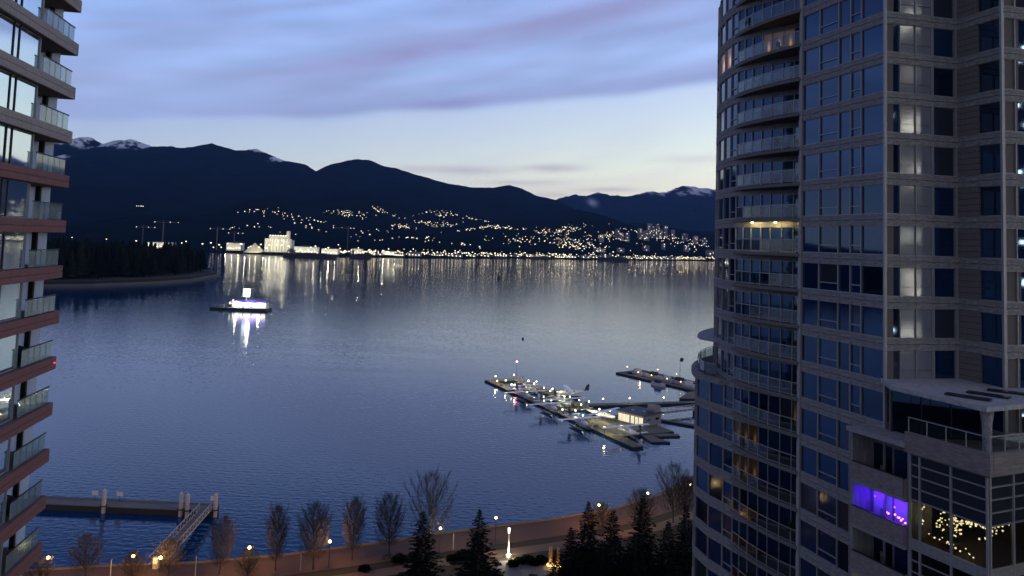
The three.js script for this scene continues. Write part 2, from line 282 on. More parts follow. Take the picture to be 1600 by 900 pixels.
    outSegs(high ? () => 21 : bulge).forEach((f, i) => {
      const lit = k === 6 && (i === 6 || i === 7);
      if (i === 8) { pane(f, 0, f.l, 0.62, 2.1, lit ? litPane : null); pane(f, 0, f.l, 0, 0.62); panel('transom', f, 0, f.l, 0.59, 0.65, -0.08, 0.1, alu, st); }
      else pane(f, 0, f.l, 0, 2.1, lit ? litPane : (k <= -5 && r() < 0.06 ? dimPane : null));
      if (i) mul(f, 0);
    });
    recSegs.forEach((f, i) => { pane(f, 0, f.l, 0, 2.1, k === 6 && i >= 3 && i <= 5 ? litPane : ((k === -6 || k === -7) && i < 3 ? dimPane : k < -1 && r() < 0.035 ? dimPane : null)); mul(f, 0); });
    for (let i = 0; i < 5; i++) {
      const [a, b] = [cols1[i], cols1[i + 1]];
      if (i === 1 || i === 3) { pane(f1, a, b, 0.62, 2.1); pane(f1, a, b, 0, 0.62); panel('transom', f1, a, b, 0.59, 0.65, -0.08, 0.1, alu, st); }
      else pane(f1, a, b, 0, 2.1, k < -2 && r() < 0.04 ? dimPane : null);
      mul(f1, a);
    }
    if (high) {
      pane(f2, 0.09, 1.25, 0, 2.1);
      for (const [a, b] of [[1.25, 2.57], [2.57, 3.91]]) { for (const [y0, y1] of [[0.02, 0.66], [0.7, 2.08]]) panel('spandrel_pane', f2, a + 0.03, b - 0.03, y0, y1, -0.12, 0.04, spandrelGlass, st, tilt()); }
      pane(f2, 4.12, 5.86, 0, 2.1); for (const s of [1.25, 2.57, 3.91]) mul(f2, s, 0.05);
      panel('wall_panel', f2, 5.88, 6.12, 0, 2.1, -0.1, 0.2, stone, st); panel('wall_panel', f2, 3.95, 4.1, 0, 2.1, -0.1, 0.2, stone, st);
      for (let c = 0; c < 5; c++) panel('stone_course', f3, 0.01, 1.7, c * 0.42 + 0.012, c * 0.42 + 0.408, -0.1, 0.2, stoneDark, st);
      pane(f3, 1.72, 3.43, 0, 2.1);
      for (const [a, b] of [[0.16, 1.1], [1.1, 2.4], [2.4, 3.8], [3.8, 5.2], [5.2, 8]]) { pane(f4, a, b, 0, 2.1); mul(f4, a); }
    }
    // balcony
    part('balcony_slab', plate, stoneDark, st); part('handrail', handrail, alu, st);
    railSegs.forEach(f => { panel('railing_post', f, -0.03, 0.03, -0.1, 1.0, 0, 0.06, alu, st); panel('balustrade_glass', f, 0.05, f.l - 0.05, 0.08, 0.96, 0, 0.015, railGlass, st); });
    panel('railing_post', railSegs[6], railSegs[6].l - 0.03, railSegs[6].l + 0.03, -0.1, 2.2, 0, 0.06, alu, st);
  }
  const clut = rng(17), chairM = [mat([0.05, 0.05, 0.05], 0.8), mat([0.25, 0.2, 0.15], 0.8)];
  const chairGeo = { seat: bx(0.5, 0.06, 0.5, 0, 0.42, 0), back: bx(0.5, 0.5, 0.06, 0, 0.7, -0.24), leg: [-0.21, 0.21].flatMap(x => [-0.21, 0.21].map(z => bx(0.05, 0.4, 0.05, x, 0.2, z))) };
  const leafy = (() => { const l = []; for (let i = 0; i < 60; i++) { const a = clut() * tau, q = 0.3 * clut(); l.push(new THREE.TetrahedronGeometry(0.09 + 0.06 * clut()).translate(Math.cos(a) * q, 0.5 + 0.7 * clut(), Math.sin(a) * q)); } return merge(l); })();
  for (let k = -11; k <= 7; k++) for (let m = 0; m < 3; m++) {
    const a = 13 + 16 * clut(), rr = (rec(a) + 21) / 2 + 0.1, [x, z] = at(a, rr), y = 60 + STEP * k - 0.09, q = clut();
    if (q < 0.3) { const t = thing('potted_plant', 'leafy potted plant on a curved tower balcony', 'plant', [x + O[0], y, z + O[2]], q * 9, 'plants on the curved balconies'); part('pot', new THREE.CylinderGeometry(0.2, 0.15, 0.4, 10).translate(0, 0.2, 0), chairM[1], t); part('foliage', leafy, mat([0.02, 0.035, 0.015], 0.9), t); }
    else if (q < 0.8) { const t = thing('balcony_chair', 'small chair on a curved tower balcony', 'chair', [x + O[0], y, z + O[2]], q * 20, 'chairs on the curved balconies'); part('seat', chairGeo.seat, chairM[m & 1], t); part('backrest', chairGeo.back, chairM[m & 1], t); for (const g of chairGeo.leg) part('leg', g, chairM[m & 1], t); }
  }
  const corner = seg(E0, A0);
  panel('corner_pilaster', corner, -0.1, 0.18, 5, 92, -0.05, 0.26, mat([0.36, 0.35, 0.35], 0.7), T);
  panel('corner_pilaster', corner, f1.l - 0.09, f1.l + 0.06, 5, 92, -0.02, 0.22, alu, T);
  panel('corner_pilaster', f3, f3.l - 0.13, f3.l + 0.04, 44, 92, -0.03, 0.22, alu, T);
  const back = at(26.6, rec(26.6)), ret = seg(back, onSeg(f1, 0, -0.12)); panel('return_wall', ret, 0, ret.l, 5, 92, -0.1, 0.2, stoneDark, T);
  // the set-back terrace on the curved side: ledge, glass rail and small canopy
  const ledge = slab([...arc(-46, 5, 16, a => 23.15 - 1.4 * sm(-3, 5, a)), ...arc(-46, 5, 16, () => 20.6).reverse()], 0, 0.4); ledge.translate(0, 44.0, 0);
  part('terrace_ledge', metreUV(ledge, 0.3), mat([0.34, 0.33, 0.33], 0.8, { map: grime }), T);
  const tr = [-44, -36, -29, -23, -18, -13, -8, -3, 1].map(a => at(a, 22.5 - 0.9 * sm(-5, 1, a)));
  tr.slice(1).forEach((q, i) => { const f = seg(tr[i], q); panel('terrace_post', f, -0.03, 0.03, 44.4, 45.6, 0, 0.06, darkMetal, T); panel('terrace_glass', f, 0.05, f.l - 0.05, 44.5, 45.5, 0, 0.015, railGlass, T); panel('terrace_handrail', f, 0, f.l, 45.58, 45.63, 0, 0.06, alu, T); });
  part('canopy', slab([...arc(-50, -4, 10, a => 22.6 - 1.5 * sm(-10, -4, a)), ...arc(-50, -4, 10, () => 20.8).reverse()], 47.45, 47.65), mat([0.34, 0.33, 0.33], 0.8), T);

  // ---------------- podium: covered roof terrace above a glazed hall, with a bay of balconies beside it
  const P0 = loc([26.1, -49.5]), P1 = loc([28.2, -44.8]), fa = seg(P0, P1);
  const q = [0.914, -0.406], P2 = [P1[0] + q[0] * 12, P1[1] + q[1] * 12], fb = seg(P1, P2);
  const Y = y => y - O[1];
  const pale = mat([0.42, 0.40, 0.41], 0.8, { map: grime }), pinkish = mat([0.30, 0.265, 0.27], 0.85, { map: grime });
  part('terrace_roof', metreUV(slab([loc([25.45, -50.5]), loc([27.85, -44.35]), loc([38.2, -49]), loc([37, -53.2]), loc([33.4, -52]), loc([32.4, -54.6]), loc([26.2, -53.6])], Y(51.12), Y(51.4)), 0.3), mat([0.52, 0.53, 0.56], 0.75, { map: grime }), T);
  for (const [x0, z0, x1, z1] of [[27.6, -48, 29.3, -46.2], [29.5, -48.9, 31.1, -47.2], [31.4, -49.9, 33, -48.7]]) { const f = seg(loc([x0, z0]), loc([x1, z1])); panel('skylight', f, 0, f.l, Y(51.41), Y(51.53), 0, 0.62, mat([0.02, 0.022, 0.028], 0.2), T); }
  const col = new THREE.LatheGeometry([[0.34, 0], [0.27, 0.5], [0.25, 1.6], [0.27, 2.6], [0.36, 3.2], [0.36, 3.52]].map(p => new THREE.Vector2(...p)), 20); col.translate(...(([x, z]) => [x, Y(47.6), z])(onSeg(fa, fa.l - 0.55, -0.75)));
  part('terrace_column', col, pale, T);
  part('terrace_deck', slab([onSeg(fa, 0.1, 0.1), onSeg(fa, fa.l + 0.1, 0.1), onSeg(fb, 12, 0.1), onSeg(fb, 12, -8), loc([27.5, -54])], Y(47.3), Y(47.6)), stoneDark, T);
  const backW = seg(loc([26.4, -52.3]), loc([37, -52.0])); panel('terrace_back_wall', backW, 0, 12, Y(47.6), Y(51.1), -0.3, 0.3, stoneDark, T);
  for (let i = 0; i < 6; i++) { panel('terrace_shade_pane', backW, i * 2 + 0.05, i * 2 + 1.95, Y(47.65), Y(50.9), -0.1, 0.04, paneTones[1], T); panel('terrace_shade_frame', backW, i * 2 - 0.04, i * 2 + 0.04, Y(47.6), Y(51), -0.08, 0.1, darkMetal, T); }  // dark panes and frames added to stand in for shade under the roof
  panel('parapet', fa, -0.1, fa.l + 0.34, Y(47.45), Y(48.72), 0.18, 0.3, pinkish, T); panel('parapet', fb, 0.03, 12, Y(47.44), Y(48.72), 0.18, 0.3, pinkish, T);
  for (const [f, l] of [[fa, fa.l], [fb, 12]]) {
    const n = Math.round(l / 1.3);
    for (let i = 0; i < n; i++) { panel('railing_post', f, l * i / n, l * i / n + 0.05, Y(48.72), Y(49.62), 0.1, 0.05, alu, T); panel('balustrade_glass', f, l * i / n + 0.08, l * (i + 1) / n - 0.03, Y(48.8), Y(49.52), 0.1, 0.015, clearPane, T); }
    panel('handrail', f, 0, l, Y(49.6), Y(49.66), 0.1, 0.07, alu, T);
  }
  // glazed hall
  const vs = [0.08, 0.75, 2.85, fa.l - 0.06], hs = [47.42, 46.7, 45.98, 45.24, 44.5, 42.05, 41.4, 40.75, 40.05, 39.35, 38.6, 36.2], vb = [0.1, 2.2, 4.2, 6.2, 8.2, 10.2];
  const hallPane = mat([0.40, 0.42, 0.46], 0.02, { transmission: 1, thickness: 0, ior: 1.6 });
  for (const [f, vv] of [[fa, vs], [fb, vb]]) {
    for (const s of vv) panel('hall_mullion', f, s - 0.06, s + 0.06, Y(30), Y(47.44), 0, 0.16, alu, T);
    for (let j = 0; j < hs.length - 1; j++) for (let i = 0; i < vv.length - 1; i++) {
      if (j === 5) { panel('hall_band', f, vv[i] + 0.07, vv[i + 1] - 0.07, Y(41.42), Y(42.02), -0.02, 0.2, stone, T); continue; }
      panel('hall_pane', f, vv[i] + 0.06, vv[i + 1] - 0.06, Y(hs[j + 1]) + 0.04, Y(hs[j]) - 0.04, -0.03, 0.02, j < 4 ? paneTones[3] : hallPane, T);
      panel('hall_transom', f, vv[i] + 0.06, vv[i + 1] - 0.06, Y(hs[j + 1]) - 0.035, Y(hs[j + 1]) + 0.035, 0, 0.11, alu, T);
    }
  }
  part('hall_floor', slab([onSeg(fa, 0.1, -0.15), onSeg(fa, fa.l - 0.1, -0.15), onSeg(fb, 12, -0.15), onSeg(fb, 12, -6), onSeg(fa, 0, -6)], Y(41.45), Y(41.95)), mat([0.12, 0.09, 0.07], 0.6), T);
  part('hall_inner_wall', merge([panelGeo(fa, 0.3, fa.l + 4, Y(42), Y(47.3), -5.5, 0.2)]), mat([0.06, 0.05, 0.045], 0.85), T);
  // bay of balconies
  const b0 = loc([24.25, -53.65]), b1 = loc([25.85, -49.65]), fy = seg(b0, b1);
  const blind = mat([0.5, 0.49, 0.5], 0.7);
  const side = seg(onSeg(fy, fy.l, 0), onSeg(fy, fy.l, -1.6));
  panel('bay_roof', fy, -0.15, fy.l + 0.25, Y(47.72), Y(48.02), -0.75, 2.2, pale, T);
  panel('bay_side_wall', fy, -0.12, 0.08, Y(20), Y(47.72), -0.85, 1.7, stone, T);
  panel('bay_side_wall', fy, fy.l + 0.06, fy.l + 0.36, Y(20), Y(47.72), -1.1, 1.8, stone, T);
  panel('bay_back_wall', fy, 0.05, fy.l + 0.1, Y(20), Y(47.72), -1.78, 0.2, mat([0.17, 0.16, 0.17], 0.8), T);
  for (let j = 0; j < 5; j++) {
    const top = 45.65 - 3.0 * j;
    panel('bay_slab', fy, 0.02, fy.l + 0.04, Y(top - 1.42), Y(top - 1.2), -0.8, 1.72, stone, T);
    panel('bay_parapet', fy, 0.05, fy.l - 0.1, Y(top - 1.19), Y(top), 0, 0.12, pinkish, T);
    panel('bay_parapet', side, 0.04, 0.8, Y(top - 1.19), Y(top), 0, 0.1, pinkish, T);
    panel('bay_parapet_cap', fy, 0.05, fy.l, Y(top + 0.01), Y(top + 0.06), 0, 0.16, darkMetal, T);
    panel('bay_window', fy, 0.4, 1.9, Y(top - 1.15), Y(top + 1.25), -1.66, 0.04, j === 3 ? warmPane : j === 1 ? blind : paneTones[1], T); panel('bay_window', fy, 2.1, 3.7, Y(top - 1.15), Y(top + 1.25), -1.66, 0.04, j === 3 ? warmPane : j === 1 ? blind : paneTones[2], T);
  }
  const W = ([x, z], y) => [x + O[0], y, z + O[2]];
  // purple lamp on the middle balcony
  const pl = onSeg(fy, 2.55, -1.15), pl2 = onSeg(fy, 0.9, -1.2);
  const lamp = (n, xz, y, m, rad, label) => { const o = solo(n, new THREE.SphereGeometry(rad, 12, 8), m, label, 'lamp', W(xz, y)); return o; };
  const purple = mat([0.5, 0.3, 0.8], 0.4, { emit: [0.25, 0.05, 1], strength: 5 });
  lamp('balcony_lamp', pl, 43.2, purple, 0.06, 'glowing violet lamp on the balcony wall above the dark one');
  lampLight([0.07, 0.004, 1], 6, W(pl, 43.2), 5); 
  lamp('balcony_lamp', pl2, 43.4, purple, 0.05, 'second violet lamp near the corner of the same balcony'); lampLight([0.06, 0.003, 1], 6, W(pl2, 43.4), 4);
  const cluster = (f, s0, s1, y0, y1, o, n, sd) => { const rr = rng(sd), l = []; for (let i = 0; i < n; i++) { const t = i / n, [x, z] = onSeg(f, s0 + (s1 - s0) * t + (rr() - 0.5) * 0.22, o + (rr() - 0.5) * 0.5); l.push(new THREE.IcosahedronGeometry(0.035 + 0.04 * rr(), 0).translate(x + O[0], y0 + (y1 - y0) * t + (rr() - 0.5) * 0.25, z + O[2])); } return merge(l); };
  const pinkBulb = mat([0.9, 0.4, 0.9], 0.4, { emit: [1, 0.2, 0.9], strength: 5 });
  solo('light_string', cluster(fy, 2.6, fy.l - 0.15, 42.95, 42.6, -0.5, 9, 5), pinkBulb, 'pink string lights along the violet balcony', 'string lights');
  // fairy lights on a tree and garlands inside the hall
  const fairy = mat([0.9, 0.85, 0.6], 0.4, { emit: [1, 0.76, 0.32], strength: 6 });
  const tree = [], rr = rng(9), wire = [];
  for (let i = 0; i < 150; i++) { const t = Math.pow(rr(), 0.7), a = rr() * tau, rad = 0.15 + 0.65 * t, [x, z] = onSeg(fa, 1.75, -1.3); tree.push(new THREE.IcosahedronGeometry(0.03 + 0.035 * rr(), 0).translate(x + Math.cos(a) * rad * rr(), 45 - 2.1 * t, z + Math.sin(a) * rad)); }
  const [tx, tz] = onSeg(fa, 1.75, -1.3);
  const xt = thing('lit_christmas_tree', 'little tree wound with warm fairy lights inside the glazed hall', 'tree', W([tx, tz], 42));
  part('tree_crown', new THREE.ConeGeometry(0.62, 2.6, 9, 4).translate(0, 1.75, 0), mat([0.02, 0.04, 0.02], 0.9), xt); part('trunk', new THREE.CylinderGeometry(0.06, 0.07, 0.6, 8).translate(0, 0.28, 0), mat([0.1, 0.06, 0.03], 0.9), xt);
  part('fairy_bulb_chain', merge(tree).translate(-tx, -42, -tz), fairy, xt);
  solo('light_garland', cluster(fa, 2.95, 4.9, 44.0, 44.35, -0.5, 34, 3), fairy, 'warm fairy light garland draped right of the lit tree in the hall', 'string lights');
  solo('light_garland', cluster(fa, 0.3, 0.7, 43.0, 44.6, -0.5, 16, 6), fairy, 'fairy light garland hanging at the narrow first pane of the hall', 'string lights');
  solo('light_garland', cluster(fa, 1.1, 4.2, 42.55, 42.3, -0.5, 14, 8), fairy, 'sparse fairy lights low along the hall floor', 'string lights');
  solo('light_garland', cluster(fb, 0.4, 3.2, 43.4, 44.6, -0.6, 34, 12), fairy, 'fairy light cluster behind the hall panes past the corner', 'string lights');
  lampLight([1, 0.78, 0.42], 3.5, W(onSeg(fa, 1.75, -2.4), 44), 20);
  // soffit lamps of the lit balcony at eye level
  for (const [a, label] of [[16.2, 'warm round soffit lamp at the open end of the lit balcony'], [22.3, 'warm round soffit lamp over the middle of the lit balcony']]) {
    const xz = at(a, rec(a) + 0.75);
    solo('soffit_lamp', new THREE.CylinderGeometry(0.11, 0.09, 0.1, 14), warmBulb, label, 'lamp', W(xz, 62.48)); lampLight([1, 0.74, 0.30], 7, W(xz, 62.46), 4);
  }
}

// ---------------------------------------------------------------- tower with stone balcony edges
{
  const O = [-28.6, 3.5, -48.5], v = [0.187, 0.9824], n = [0.9824, -0.187];
  const T = thing('stone_edged_apartment_tower', 'apartment tower of mirrored windows with thick stone edged balconies', 'building', O);
  const P = (a, b) => [v[0] * a - n[0] * b, v[1] * a - n[1] * b];             // a: along the front towards the near end, b: inwards
  const poly = (pts, y0, y1) => slab(pts.map(p => P(...p)), y0, y1);
  const granite = mat([0.62, 0.53, 0.48], 0.8, { map: grime, bumpMap: grime, bumpScale: 0.006 }), brown = mat([0.40, 0.175, 0.165], 0.8, { map: grime, bumpMap: grime, bumpScale: 0.006 });
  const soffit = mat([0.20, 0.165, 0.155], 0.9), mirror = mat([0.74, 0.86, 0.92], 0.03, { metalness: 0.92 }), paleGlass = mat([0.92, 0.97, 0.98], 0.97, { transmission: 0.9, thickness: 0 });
  const rail = mat([0.62, 0.74, 0.74], 0.05, { transmission: 0.75, thickness: 0, ior: 1.6 });
  part('core', poly([[0.9, 4.2], [5.0, 4.2], [5.0, 0.62], [22, 0.62], [22, 14], [0.9, 14]], 0, 92), interior, T);
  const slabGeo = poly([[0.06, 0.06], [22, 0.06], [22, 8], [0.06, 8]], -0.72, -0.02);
  const fE = seg(P(-0.0, 0), P(22, 0));            // front edge, normal outwards
  fE.n = n; const fEr = fE;
  const fN = seg(P(0.62, 4.0), P(0.62, 0.72));      // glazed end wall of the balcony, seen from inside the balcony
  fN.n = v;
  const fP = seg(P(4.55, 0.42), P(22, 0.42)); fP.n = n;
  const fR = seg(P(0.2, 0.16), P(4.5, 0.16)); fR.n = n;
  const fC = seg(P(0, 0.0), P(0, 8)); fC.n = [-v[0], -v[1]];
  const ry = f => Math.atan2(-f.d[1], f.d[0]);
  const handrail = merge([panelGeo(fR, -0.05, 4.3, 1.02, 1.08, 0, 0.07)]);
  const r = rng(77);
  for (let j = -10; j <= 7; j++) {
    const m = j >= 2 ? granite : brown;
    const st = part('storey', slabGeo, soffit, T); st.position.y = 60.44 + 2.87 * j - O[1];
    // stone panels along the edge, two rows with open joints
    let a = 0; for (let i = 0; a < 13; i++) { const w = [0.95, 1.2, 1.35, 1.2, 1.35, 1.2, 1.9, 1.9, 1.9, 1.9][Math.min(9, i)]; panel('stone_panel', fE, a + (i ? 0.012 : -0.03), a + w - 0.012, -0.36, 0.02, 0.0, 0.14, m, st); panel('stone_panel', fE, a + (i ? 0.012 : -0.03), a + w - 0.012, -0.75, -0.385, 0.0, 0.14, m, st); a += w; }
    panel('end_panel', fC, 0.08, 8, -0.75, 0.02, -0.0, 0.14, m, st);
    // big mirrored panes flush with the front
    const H1 = 2.87 - 0.76;
    for (const [s0, s1] of [[0.05, 2.62], [2.72, 3.3], [3.4, 6.0], [6.1, 8.7], [8.8, 11.4]]) { panel('window_pane', fP, s0 + 0.04, s1 - 0.04, 0.06, H1 - 0.05, 0, 0.04, mirror, st, (r() - 0.5) * 0.01); }
    panel('window_frame', fP, 0, 0.07, 0.02, H1, 0.02, 0.14, alu, st); panel('window_frame', fP, 2.62, 2.72, 0.02, H1, 0.02, 0.1, darkMetal, st); panel('window_frame', fP, 3.3, 3.4, 0.02, H1, 0.02, 0.1, darkMetal, st);
    panel('window_frame', fP, 0.07, 11.4, H1 - 0.05, H1, 0.01, 0.1, alu, st); panel('window_frame', fP, 0.07, 11.4, 0.02, 0.06, 0.01, 0.1, alu, st);
    // glazed end wall: panes, mullions, a dark column
    const L = fN.l; const cuts = [0, 0.55, 1.02, 1.52, 2.02, 2.44];
    for (let i = 0; i < 5; i++) {
      panel('end_pane', fN, cuts[i] + 0.03, cuts[i + 1] - 0.03, 0.06, H1 - 0.03, 0, 0.04, paleGlass, st, (r() - 0.5) * 0.05);
      panel('end_mullion', fN, cuts[i] - 0.03, cuts[i] + 0.03, 0.02, H1, 0.01, 0.1, darkMetal, st);
      if (i < 3) panel('end_transom', fN, cuts[i] + 0.03, cuts[i + 1] - 0.03, 1.45, 1.52, 0.01, 0.08, alu, st);
    }
    panel('balcony_column', fN, 2.46, 2.72, 0, H1, 0.02, 0.3, mat([0.02, 0.02, 0.022], 0.7), st);
    panel('end_pane', fN, 2.76, L - 0.02, 0.06, H1 - 0.03, 0, 0.04, paleGlass, st);
    panel('balcony_return', seg(P(4.62, 4.2), P(4.62, 0.5)), 0, 3.6, 0.02, H1, 0, 0.1, stoneDark, st);
    // glass balustrade
    part('handrail', handrail, darkMetal, st);
    for (let i = 0; i < 5; i++) { panel('balustrade_glass', fR, i * 0.86 + 0.03, (i + 1) * 0.86 - 0.03, 0.06, 1.0, 0, 0.02, rail, st); if (i) panel('railing_post', fR, i * 0.86 - 0.02, i * 0.86 + 0.02, 0.02, 1.02, -0.03, 0.05, darkMetal, st); }
  }
  const W = (a, b, y) => { const [x, z] = P(a, b); return [x + O[0], y, z + O[2]]; };
  // covered furniture on two balconies, a red lamp on one edge
  const cover = () => { const g = new THREE.SphereGeometry(1, 22, 12); const p = g.attributes.position; for (let i = 0; i < p.count; i++) { const y = p.getY(i); p.setY(i, y < -0.1 ? -0.55 - 0.05 * y : y * 0.5 + 0.06 * noise3.noise(p.getX(i) * 3, y * 2, p.getZ(i) * 3)); p.setX(i, p.getX(i) * 1.15); } g.computeVertexNormals(); return g; };
  const black = mat([0.012, 0.012, 0.013], 0.8), cg = cover();
  solo('covered_patio_table', cg, black, 'black covered patio furniture behind the balustrade with the red lamp', 'furniture cover', W(2.5, 1.7, 51.85 + 0.55), 0.3);
  solo('covered_patio_table', cg, black, 'black covered patio furniture on a lower balcony near the pier', 'furniture cover', W(3.0, 1.7, 43.24 + 0.55), 0.3);
  solo('red_edge_lamp', new THREE.SphereGeometry(0.06, 12, 8), mat([0.4, 0.02, 0.04], 0.3, { emit: [1, 0.05, 0.12], strength: 1.6 }), 'small red lamp on the end of a brown balcony edge', 'lamp', W(0.35, -0.12, 51.5));
}

// ---------------------------------------------------------------- wooded park peninsula
{
  const edge = [[-900, -640], [-468, -772], [-438, -800], [-404, -872], [-393, -938], [-412, -1070], [-440, -1120], [-600, -1200], [-1300, -1330], [-1300, -700]];
  struct('park_peninsula', slab(edge, -3, 5), mat([0.03, 0.032, 0.026], 0.95, { map: grime }));
  const ins = edge.map(([x, z]) => [-900 + (x + 900) * 1.008, -950 + (z + 950) * 1.02]);
  solo('park_seawall', slab(ins, -3, 2.2), mat([0.15, 0.145, 0.13], 0.9, { map: grime }), 'low pale seawall round the dark wooded point', 'wall');
  const r = rng(5), inPoly = (x, z) => { let c = false; for (let i = 0, j = edge.length - 1; i < edge.length; j = i++) { const [xi, zi] = edge[i], [xj, zj] = edge[j]; if ((zi > z) !== (zj > z) && x < (xj - xi) * (z - zi) / (zj - zi) + xi) c = !c; } return c; };
  const tiers = []; for (let i = 0; i < 7; i++) { const y = 0.16 + i * 0.12, w = 0.19 * (1 - i / 7.6); const c = new THREE.ConeGeometry(w, 0.24, 7, 1, true); const p = c.attributes.position; for (let k = 0; k < p.count; k++) { p.setX(k, p.getX(k) * (0.75 + 0.5 * r())); p.setZ(k, p.getZ(k) * (0.75 + 0.5 * r())); } c.translate((r() - 0.5) * 0.02, y + 0.1, 0); tiers.push(c); }
  tiers.push(new THREE.CylinderGeometry(0.008, 0.018, 1, 5).translate(0, 0.5, 0));
  const g = merge(tiers); g.computeVertexNormals();
  const spots = []; while (spots.length < 2600) { const x = -1250 + 870 * r(), z = -1180 + 460 * r(); if (inPoly(x - 12, z + 14) && inPoly(x + 22, z + 16) && inPoly(x + 10, z - 8)) spots.push([x, z]); }
  const im = new THREE.InstancedMesh(g, mat([0.010, 0.014, 0.010], 1, { specularIntensity: 0 }), spots.length), m4 = new THREE.Matrix4(), col = new THREE.Color();
  spots.forEach(([x, z], i) => { const low = sm(-470, -400, x) * 0.35, h = (27 + 13 * r()) * (1 - low), w = h * (1.1 + 0.6 * r()); m4.compose(V(x, 4, z), new THREE.Quaternion().setFromAxisAngle(V(0, 1, 0), r() * 6), V(w, h, w)); im.setMatrixAt(i, m4); const f = 0.6 + 0.9 * r(); im.setColorAt(i, col.setRGB(f, f, f * 0.9)); });
  im.name = 'park_woods'; im.userData.kind = 'stuff'; scene.add(im);
}

// ---------------------------------------------------------------- far shore: houses, apartment towers, port
const farWall = mat([0.10, 0.10, 0.11], 0.9), farRoof = mat([0.04, 0.04, 0.045], 0.9);
const glowTones = [[1, 0.86, 0.55], [1, 0.93, 0.78], [1, 0.66, 0.30], [0.9, 0.97, 1]].map((c, i) => mat([0.2, 0.18, 0.12], 0.5, { emit: c, strength: [4, 4, 3.6, 3.4][i] }));
{
  const r = rng(21), gauss = () => (r() + r() + r() + r() - 2) * 1.0;
  const body = merge([bx(10, 6, 9, 0, 3, 0)]), roof = new THREE.CylinderGeometry(0.01, 7.4, 3.2, 4, 1).rotateY(Math.PI / 4).translate(0, 7.6, 0);
  const win = [2.4, 3.1, 4.0].map(w => bx(w, w * 0.75, 0.5, 0, 3.6, 4.7));
  const C = [[-803, -4720, 60, 60, 10], [-497, -5204, 90, 110, 17], [-586, -4195, 40, 160, 11], [-505, -4842, 80, 60, 11], [-391, -4708, 60, 60, 9], [-153, -4297, 100, 60, 24], [-50, -4164, 60, 40, 10], [-231, -5095, 70, 60, 6], [23, -3628, 80, 150, 16], [251, -4493, 110, 190, 24], [312, -3904, 110, 170, 28], [376, -4532, 70, 90, 9], [345, -3620, 140, 130, 24], [574, -4132, 110, 110, 16], [877, -4772, 130, 160, 18], [1066, -4676, 130, 240, 24], [-963, -4445, 90, 90, 16], [-1203, -3895, 90, 80, 9], [-1327, -3871, 50, 40, 2], [-2235, -4549, 16, 10, 2], [-1094, -4059, 90, 80, 4], [-964, -3828, 120, 120, 5], [-1150, -3416, 120, 60, 4], [-681, -3783, 100, 120, 4], [-423, -3176, 130, 60, 5], [-198, -3038, 90, 60, 4]];
  const where = ['highest slope above the quay masts', 'upper slope above the centre quays', 'steep lane below the upper slope', 'middle slope behind the centre quays', 'middle slope left of the long light row', 'long row of lights at mid slope', 'end of the long light row', 'top edge of the centre slope', 'dark gap above the centre waterfront', 'slope left of the towers', 'dense slope below the first towers', 'top edge left of the towers', 'low streets behind the largest anchored ship', 'foot of the first towers', 'foot of the tallest towers', 'last slope before the curved tower', 'high slope right of the silos', 'high slope above the silos', 'lonely spot above the heap', 'lonely spot high on the dark mountain', 'slope behind the tall crane', 'woods right of the silos', 'woods left of the silos', 'woods behind the quay masts', 'flat behind the centre quays', 'flat behind the log barge'];
  let ci = 0;
  for (const [cx, cz, sx, sz, n] of C) { const spotName = where[ci++]; for (let i = 0; i < n; i++) {
    const x = cx + gauss() * sx, z = Math.min(cz + gauss() * sz, line(SHORE, x) - 60), y = landHeight(x, z);
    const h = solo('hillside_house', body, farWall, 'tiny lit house on the far shore, ' + spotName, 'house', [x, y - 1 + 6, z], (r() - 0.5) * 0.8, 'lit houses on the hillside');
    const t = r(); part('roof', roof, farRoof, h); part('lit_window', win[r() * 3 | 0], glowTones[t < 0.5 ? 0 : t < 0.85 ? 1 : t < 0.95 ? 2 : 3], h);
  } }
  const dots = []; for (const [cx, cz, sx, sz, n] of C) for (let i = 0; i < n * 1.9; i++) { const x = cx + gauss() * sx * 1.5, z = Math.min(cz + gauss() * sz * 1.5, line(SHORE, x) - 60); dots.push([x, landHeight(x, z) + 7 + r() * 4, z]); }
  for (let i = 0; i < 420; i++) { const x = -520 + 1700 * Math.pow(r(), 1.2), z = line(SHORE, x) - 25 - 260 * r() * r(); dots.push([x, landHeight(x, z) + 6 + r() * 6, z]); }
  const dotMesh = new THREE.InstancedMesh(bx(1.7, 1.5, 1.4), mat([0.2, 0.18, 0.12], 0.5, { emit: [1, 0.85, 0.55], strength: 4 }), dots.length), dm = new THREE.Matrix4();
  dots.forEach(([x, y, z], i) => { const q = 0.7 + 0.9 * r(); dotMesh.setMatrixAt(i, dm.makeScale(q, q, q).setPosition(x, y, z)); }); dotMesh.name = 'street_lights'; dotMesh.userData.kind = 'stuff'; scene.add(dotMesh);
  // apartment towers on the slope and by the water
  const tw = [[481, -3991, 24, 42], [580, -4099, 26, 58], [600, -4080, 20, 44], [629, -4076, 24, 50], [747, -4364, 26, 66], [775, -4370, 22, 58], [800, -4420, 22, 50], [870, -4733, 28, 84], [882, -4690, 24, 76], [912, -4700, 24, 92], [940, -4730, 22, 60], [987, -4816, 24, 80], [1030, -4800, 22, 62], [1109, -4814, 40, 46], [1150, -4700, 26, 52], [1193, -4662, 26, 50], [700, -3900, 30, 30], [840, -4150, 24, 36], [1000, -4300, 26, 40], [540, -3700, 34, 24], [420, -3600, 40, 20], [1120, -4250, 40, 30]];
  const L = ['with a flat top', 'among the slope towers', 'by the waterfront'];
  const tm = [mat([0.22, 0.20, 0.20], 0.9), mat([0.32, 0.28, 0.27], 0.9), mat([0.16, 0.16, 0.18], 0.9)];
  tw.sort((a, b) => a[0] / a[1] < b[0] / b[1] ? 1 : -1);
